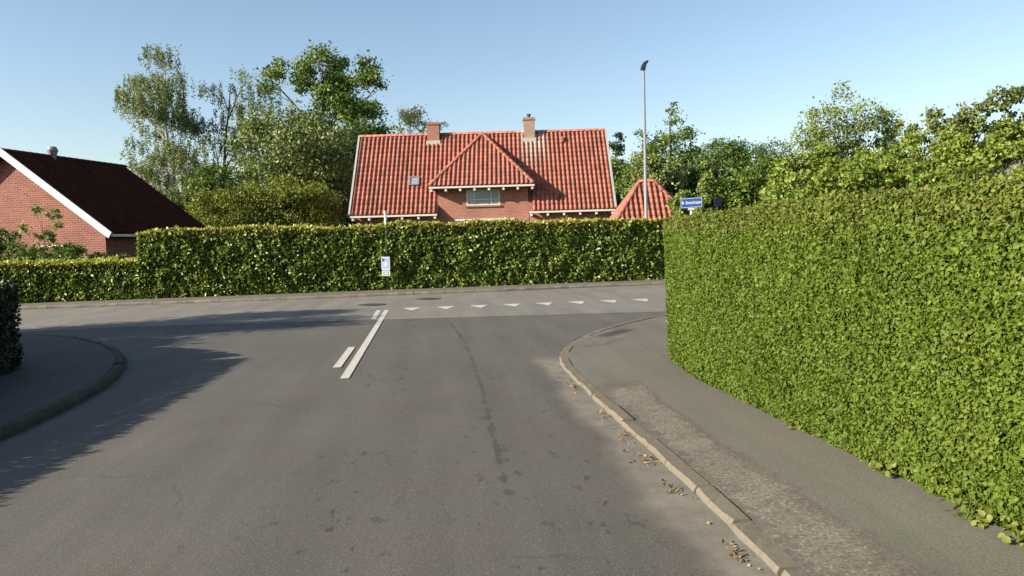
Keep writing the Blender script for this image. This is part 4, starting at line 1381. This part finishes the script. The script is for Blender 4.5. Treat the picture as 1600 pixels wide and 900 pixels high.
tree('lilac_shrub', 'pale green bushy tree between the red roof and the lamp post', (10.2, 37.6),
     [(10.0, 5.2, 0.75, 0.7), (9.8, 4.07, 0.7, 1.0), (10.8, 4.66, 0.76, 0.95), (10.3, 3.58, 0.9, 0.89), (9.55, 3.9, 0.45, 0.8), (9.5, 4.9, 0.4, 0.5)],
     0.13, 22000, 'whitebeam', TR, 'bark', 0.12, 0.42, 130, 1.0, G2, hollow=0.7, multi=2)
tree('garden_shrub', 'dark bush seen between the red roof and the lamp post', (11.4, 47.5),
     [(10.9, 5.7, 1.1, 0.9), (11.9, 5.2, 1.1, 1.2), (11.2, 4.2, 1.3, 1.1)],
     0.17, 14000, 'oak', TR, 'bark', 0.1, 0.42, 110, 1.0, G2, 'shrub', multi=2)
tree('conifer_tree', 'small dark conifer top just right of the red roof', (13.3, 59.1),
     [(13.5, 9.08, 0.55, 0.6), (13.3, 8.05, 0.8, 0.9), (13.0, 6.48, 0.9, 1.2)],
     0.2, 6000, 'conifer', TR, 'bark', 0.14, 0.4, 70, 1.0, G2)
tree('round_tree', 'rounded deep green tree right of the spire-topped tree', (20.4, 55.5),
     [(19.7, 7.58, 1.24, 0.95), (21.0, 7.08, 1.43, 1.14), (19.6, 5.57, 1.52, 1.43), (21.5, 5.38, 1.43, 1.43)],
     0.17, 26000, 'deep', TR, 'bark', 0.18, 0.5, 150, 1.0, G2)
tree('far_tree', 'distant rounded tree low on the skyline right of the deep green tree', (30.6, 72.7),
     [(30.8, 9.57, 1.88, 0.75), (29.6, 8.62, 1.88, 1.0), (31.9, 8.43, 1.62, 1.0)],
     0.2, 18000, 'deep', TR, 'bark', 0.2, 0.6, 120, 1.0, G2)
tree('pointed_shrub', 'pointed yellow-green shrub right behind the street name sign', (10.6, 31.0),
     [(10.7, 4.16, 0.21, 0.57), (10.7, 3.45, 0.39, 0.67), (9.95, 2.99, 0.72, 0.46), (10.6, 2.8, 0.67, 0.36)],
     0.12, 9000, 'fresh', TR, 'bark', 0.05, 0.26, 120, 1.0, G2, 'shrub')
tree('garden_shrub', 'dark green bush filling the space behind the pointed shrub', (12.8, 39.1),
     [(12.9, 4.43, 0.93, 1.13), (12.0, 3.96, 1.0, 1.0), (14.0, 3.9, 1.0, 1.0)],
     0.15, 14000, 'deep', TR, 'bark', 0.07, 0.36, 140, 1.0, G2, 'shrub', multi=3)
tree('garden_shrub', 'mid green spreading shrub right of the street name sign', (12.2, 31.2),
     [(11.9, 3.3, 1.08, 0.67), (12.8, 3.78, 1.03, 0.67), (13.4, 3.38, 0.88, 0.78), (12.3, 2.75, 1.29, 0.52)],
     0.12, 20000, 'oak', TR, 'bark', 0.07, 0.36, 150, 1.0, G2, 'shrub', multi=3)
G3 = 'yellow-green shrubs behind the right hedge'
tree('lime_shrub', 'yellow-green shrub at the far end of the row behind the right hedge', (6.3, 12.6), [(6.0, 2.66, 0.45, 0.40), (6.1, 2.85, 0.4, 0.3), (6.6, 2.85, 0.4, 0.3), (6.2, 2.3, 0.58, 0.3), (5.7, 2.36, 0.35, 0.29)], 0.055, 22000, 'lime', TR, 'bark', 0.04, 0.2, 140, 1.0, G3, 'shrub', hollow=0.6, multi=3)
tree('lime_shrub', 'yellow-green shrub below the tall sapling behind the right hedge', (6.8, 11.9), [(6.6, 2.6, 0.58, 0.30), (6.9, 2.4, 0.65, 0.28), (6.3, 2.36, 0.49, 0.26)], 0.055, 22000, 'lime', TR, 'bark', 0.04, 0.2, 150, 1.0, G3, 'shrub', hollow=0.6, multi=3)
tree('lime_shrub', 'broad yellow-green shrub below the bronze-tinted shrub', (7.3, 11.4), [(7.3, 2.78, 0.55, 0.34), (7.0, 2.54, 0.6, 0.26), (7.7, 2.6, 0.55, 0.3)], 0.052, 22000, 'lime', TR, 'bark', 0.04, 0.19, 160, 1.0, G3, 'shrub', hollow=0.6, multi=3)
tree('lime_shrub', 'yellow-green shrub at the right edge above the clipped hedge', (7.7, 10.4), [(7.7, 2.78, 0.5, 0.33), (8.1, 2.69, 0.46, 0.37), (7.4, 2.58, 0.46, 0.24)], 0.052, 22000, 'lime', TR, 'bark', 0.04, 0.19, 160, 1.0, G3, 'shrub', hollow=0.6, multi=3)
tree('lime_shrub', 'yellow-green shrub pressed against the back of the right hedge near its end', (5.5, 11.3), [(5.4, 2.2, 0.5, 0.3), (5.8, 2.1, 0.5, 0.28)], 0.06, 9000, 'lime', TR, 'bark', 0.03, 0.19, 90, 1.0, G3, 'shrub', hollow=0.4, multi=2)
tree('lime_shrub', 'yellow-green shrub just above the middle of the right hedge top', (6.1, 10.6), [(6.0, 2.3, 0.55, 0.3), (6.5, 2.3, 0.5, 0.3)], 0.06, 11000, 'lime', TR, 'bark', 0.03, 0.19, 100, 1.0, G3, 'shrub', hollow=0.4, multi=2)
tree('lime_shrub', 'yellow-green shrub lowest and nearest above the hedge at the right edge', (6.9, 9.5), [(6.8, 2.35, 0.5, 0.3), (7.3, 2.4, 0.5, 0.3)], 0.06, 11000, 'lime', TR, 'bark', 0.03, 0.19, 100, 1.0, G3, 'shrub', hollow=0.4, multi=2)
tree('sapling', 'taller airy fresh-green sapling rising above the right hedge', (7.6, 14.0), [(7.6, 4.17, 0.19, 0.2), (7.2, 3.79, 0.38, 0.2), (7.9, 3.71, 0.3, 0.3), (7.5, 3.36, 0.53, 0.35), (6.8, 3.38, 0.3, 0.25), (7.8, 3.04, 0.45, 0.3)], 0.05, 6000, 'fresh', TR, 'bark', 0.04, 0.15, 240, 1.6, 'saplings above the right hedge', cat='sapling', fill=False)
tree('sapling', 'shorter thin sapling just right of the taller one', (8.5, 14.2), [(8.4, 3.74, 0.18, 0.18), (8.6, 3.55, 0.13, 0.15), (8.4, 3.33, 0.23, 0.23), (8.5, 3.03, 0.23, 0.23)], 0.05, 2400, 'fresh', TR, 'bark', 0.03, 0.14, 80, 1.6, 'saplings above the right hedge', cat='sapling', fill=False)
tree('bronze_shrub', 'tall bronze-tinted shrub at the upper right above the yellow-green ones', (9.0, 12.5), [(9.0, 3.46, 0.29, 0.24), (8.2, 3.42, 0.29, 0.15), (9.4, 3.74, 0.26, 0.2), (9.8, 3.87, 0.15, 0.13), (9.8, 3.33, 0.24, 0.33), (7.9, 3.32, 0.15, 0.11), (8.7, 3.31, 0.29, 0.2), (8.3, 3.1, .4, .2), (9.3, 3.1, .45, .25)], 0.06, 19000, 'elder', TR, 'bark', 0.05, 0.17, 300, 1.0, None, 'shrub', fill=True, multi=3)
# small garden plants in front of the left house
tree('sapling', 'young sapling with few leaf tufts before the brick gable', (-13.9, 28.1), [(-14.1, 3.24, 0.16, 0.22), (-13.6, 2.96, 0.25, 0.2), (-14.5, 2.45, 0.22, 0.18), (-13.4, 2.64, 0.16, 0.16), (-13.9, 2.15, 0.31, 0.22)], 0.1, 700, 'fresh', TR, 'bark', 0.03, 0.17, 26, 1.0, None, cat='sapling', fill=False)
G4 = 'low shrubs behind the low hedge'
for lab, bx, by, z, rx, mt in (('dark shrub at the left edge before the brick gable', -16.2, 29.0, 2.25, 0.8, 'deep'), ('green shrub under the young sapling by the gable window', -14.6, 28.4, 1.6, 0.75, 'oak'),
                               ('small green shrub at the corner of the brick gable', -13.2, 28.0, 1.6, 0.65, 'oak'), ('small shrub against the shaded side wall of the brick house', -11.9, 28.4, 1.15, 0.4, 'deep')):
    tree('garden_shrub', lab, (bx, by), [(bx - .2, z - .2, rx, .38), (bx + .35, z, rx * .5, .3), (bx - .4, z + .1, rx * .4, .28)], 0.085, 5500, mt, TR, 'bark', 0.03, 0.26, 70, 1.0, G4, 'shrub')
# shrubs on the corner lot left of the frame: their shade lies on the junction
G5 = 'shrubs on the left corner lot'
for lab, bx, by, z, rx in (('tallest shrub on the left corner lot', -14.2, 14.6, 4.3, 1.1), ('middle shrub on the left corner lot', -13.0, 13.9, 3.7, 1.35), ('lowest shrub on the left corner lot', -11.0, 12.7, 2.0, 0.9)):
    tree('corner_shrub', lab, (bx, by), [(bx, z, rx, z * 0.22), (bx - .4, z * .72, rx * 1.1, z * .2), (bx + .3, z * .5, rx * 1.1, z * .2)], 0.14, 16000, 'deep', TR, 'bark', 0.07, 0.4, 220, 1.0, G5, 'shrub', hollow=0.3)

G6 = 'added sky-blocking trees out of view around the viewer'  # unseen trees added to cut sky light and deepen the shade
for lab, bx, by, z, rx in (('added sky-blocking tree beyond the clipped hedge to the right of the viewer', 9.5, 3.0, 5.5, 2.2), ('added sky-blocking tree behind the viewer on the right', 8.0, -5.0, 6.5, 2.6), ('added sky-blocking tree farther behind the viewer on the right', 6.5, -16.0, 7.5, 3.2),
                           ('added sky-blocking tree behind the viewer on the left', -13.0, -13.0, 7.5, 3.2), ('added sky-blocking tree closing the street behind the viewer', -3.0, -26.0, 8.0, 3.8), ('added sky-blocking tree far to the right of the viewer', 15.5, 5.5, 6.0, 2.6)):
    tree('sky_block_tree', lab, (bx, by), [(bx, z, rx, z * 0.28), (bx - rx * .6, z * .7, rx * .8, z * .25), (bx + rx * .6, z * .72, rx * .8, z * .25)], 0.3, 7000, 'deep', TR, 'bark', 0.2, 0.8, 110, 1.0, G6, hollow=0.4)

# ------------------------------------------------------------------ leaf litter and weeds
LR = np.random.default_rng(31)
PL = 'leaf piles along the right kerb'
DRY = []
for k in range(6):
    me = leaf_mesh('leaf', np.zeros((1, 3)), np.array([[0, 0, 1.0]]), np.array([0.028]), np.array([k / 5]), LR, fold=0.8, aspect=.7, fine=True)
    me.materials.append(M['dry'])
    DRY.append(me)
for lab, x, y, n, s_ in (('dry leaf pile in the gutter nearest the kerb bend', 1.36, 8.39, 26, .09), ('dry leaf pile in the gutter, second from the kerb bend', 1.38, 6.93, 22, .07), ('dry leaf pile in the gutter, third from the kerb bend', 1.39, 6.17, 22, .06),
                         ('largest dry leaf pile, in the middle of the gutter', 1.39, 5.48, 34, .08), ('dry leaf pile in the gutter, second nearest the viewer', 1.40, 4.77, 18, .05), ('small brown leaf pile nearest the viewer', 1.41, 3.78, 20, .045)):
    root = empty('leaf_pile', (x, y, 0.006))
    tag(root, lab, 'leaf pile', PL)
    for k in range(n):
        o = bpy.data.objects.new('leaf', DRY[k % len(DRY)])
        COL.objects.link(o)
        o.parent = root
        far = k % 4 == 0
        o.location = (min(0.10, LR.normal(0.02, s_ * .5)), LR.normal(0, s_ * (5.5 if far else 1.5)), abs(LR.normal(0, .003 if far else .008)) + .003)
        o.rotation_euler = (LR.normal(0, .45), LR.normal(0, .45), LR.uniform(0, 6.28))
        o.scale = [LR.uniform(.6, 1.3)] * 3
WD = 'weeds at the foot of the right hedge'
for lab, x, y, n in (('low weed at the hedge foot, farthest along the pavement', 2.74, 7.5, 50), ('yellow-green weed at the hedge foot, second from the hedge end', 2.70, 6.1, 60), ('bright yellowish weed at the hedge foot halfway along', 2.72, 4.85, 70),
                     ('pale weed at the hedge foot with broad leaves, near the viewer', 2.70, 3.96, 70), ('pale weed at the hedge foot nearest the viewer', 2.72, 3.55, 60)):
    root = empty('weed', (x + 0.12, y, 0.037))
    tag(root, lab, 'weed', WD)
    P = np.stack([LR.normal(0.05, .04, n), np.clip(LR.normal(0, .08, n), -.16, .16), np.abs(LR.normal(0.04, .035, n))], axis=1)
    N = P * np.array([3, 3, 1]) + np.array([-.5, 0, 1.0]) + LR.normal(size=(n, 3)) * 0.5
    link('leaves', leaf_mesh('leaves', P, N, 0.042 * LR.uniform(.6, 1.4, n), LR.random(n), LR, fine=True, aspect=.8), root, M['weed'])
    st = MB()
    for k in range(0, n, 3):
        st.tube([(P[k, 0] * .3, P[k, 1] * .3, 0), tuple(P[k])], [0.002, 0.0015], 4, False)
    st.build('stalk', M['weed'], root, fix=False)
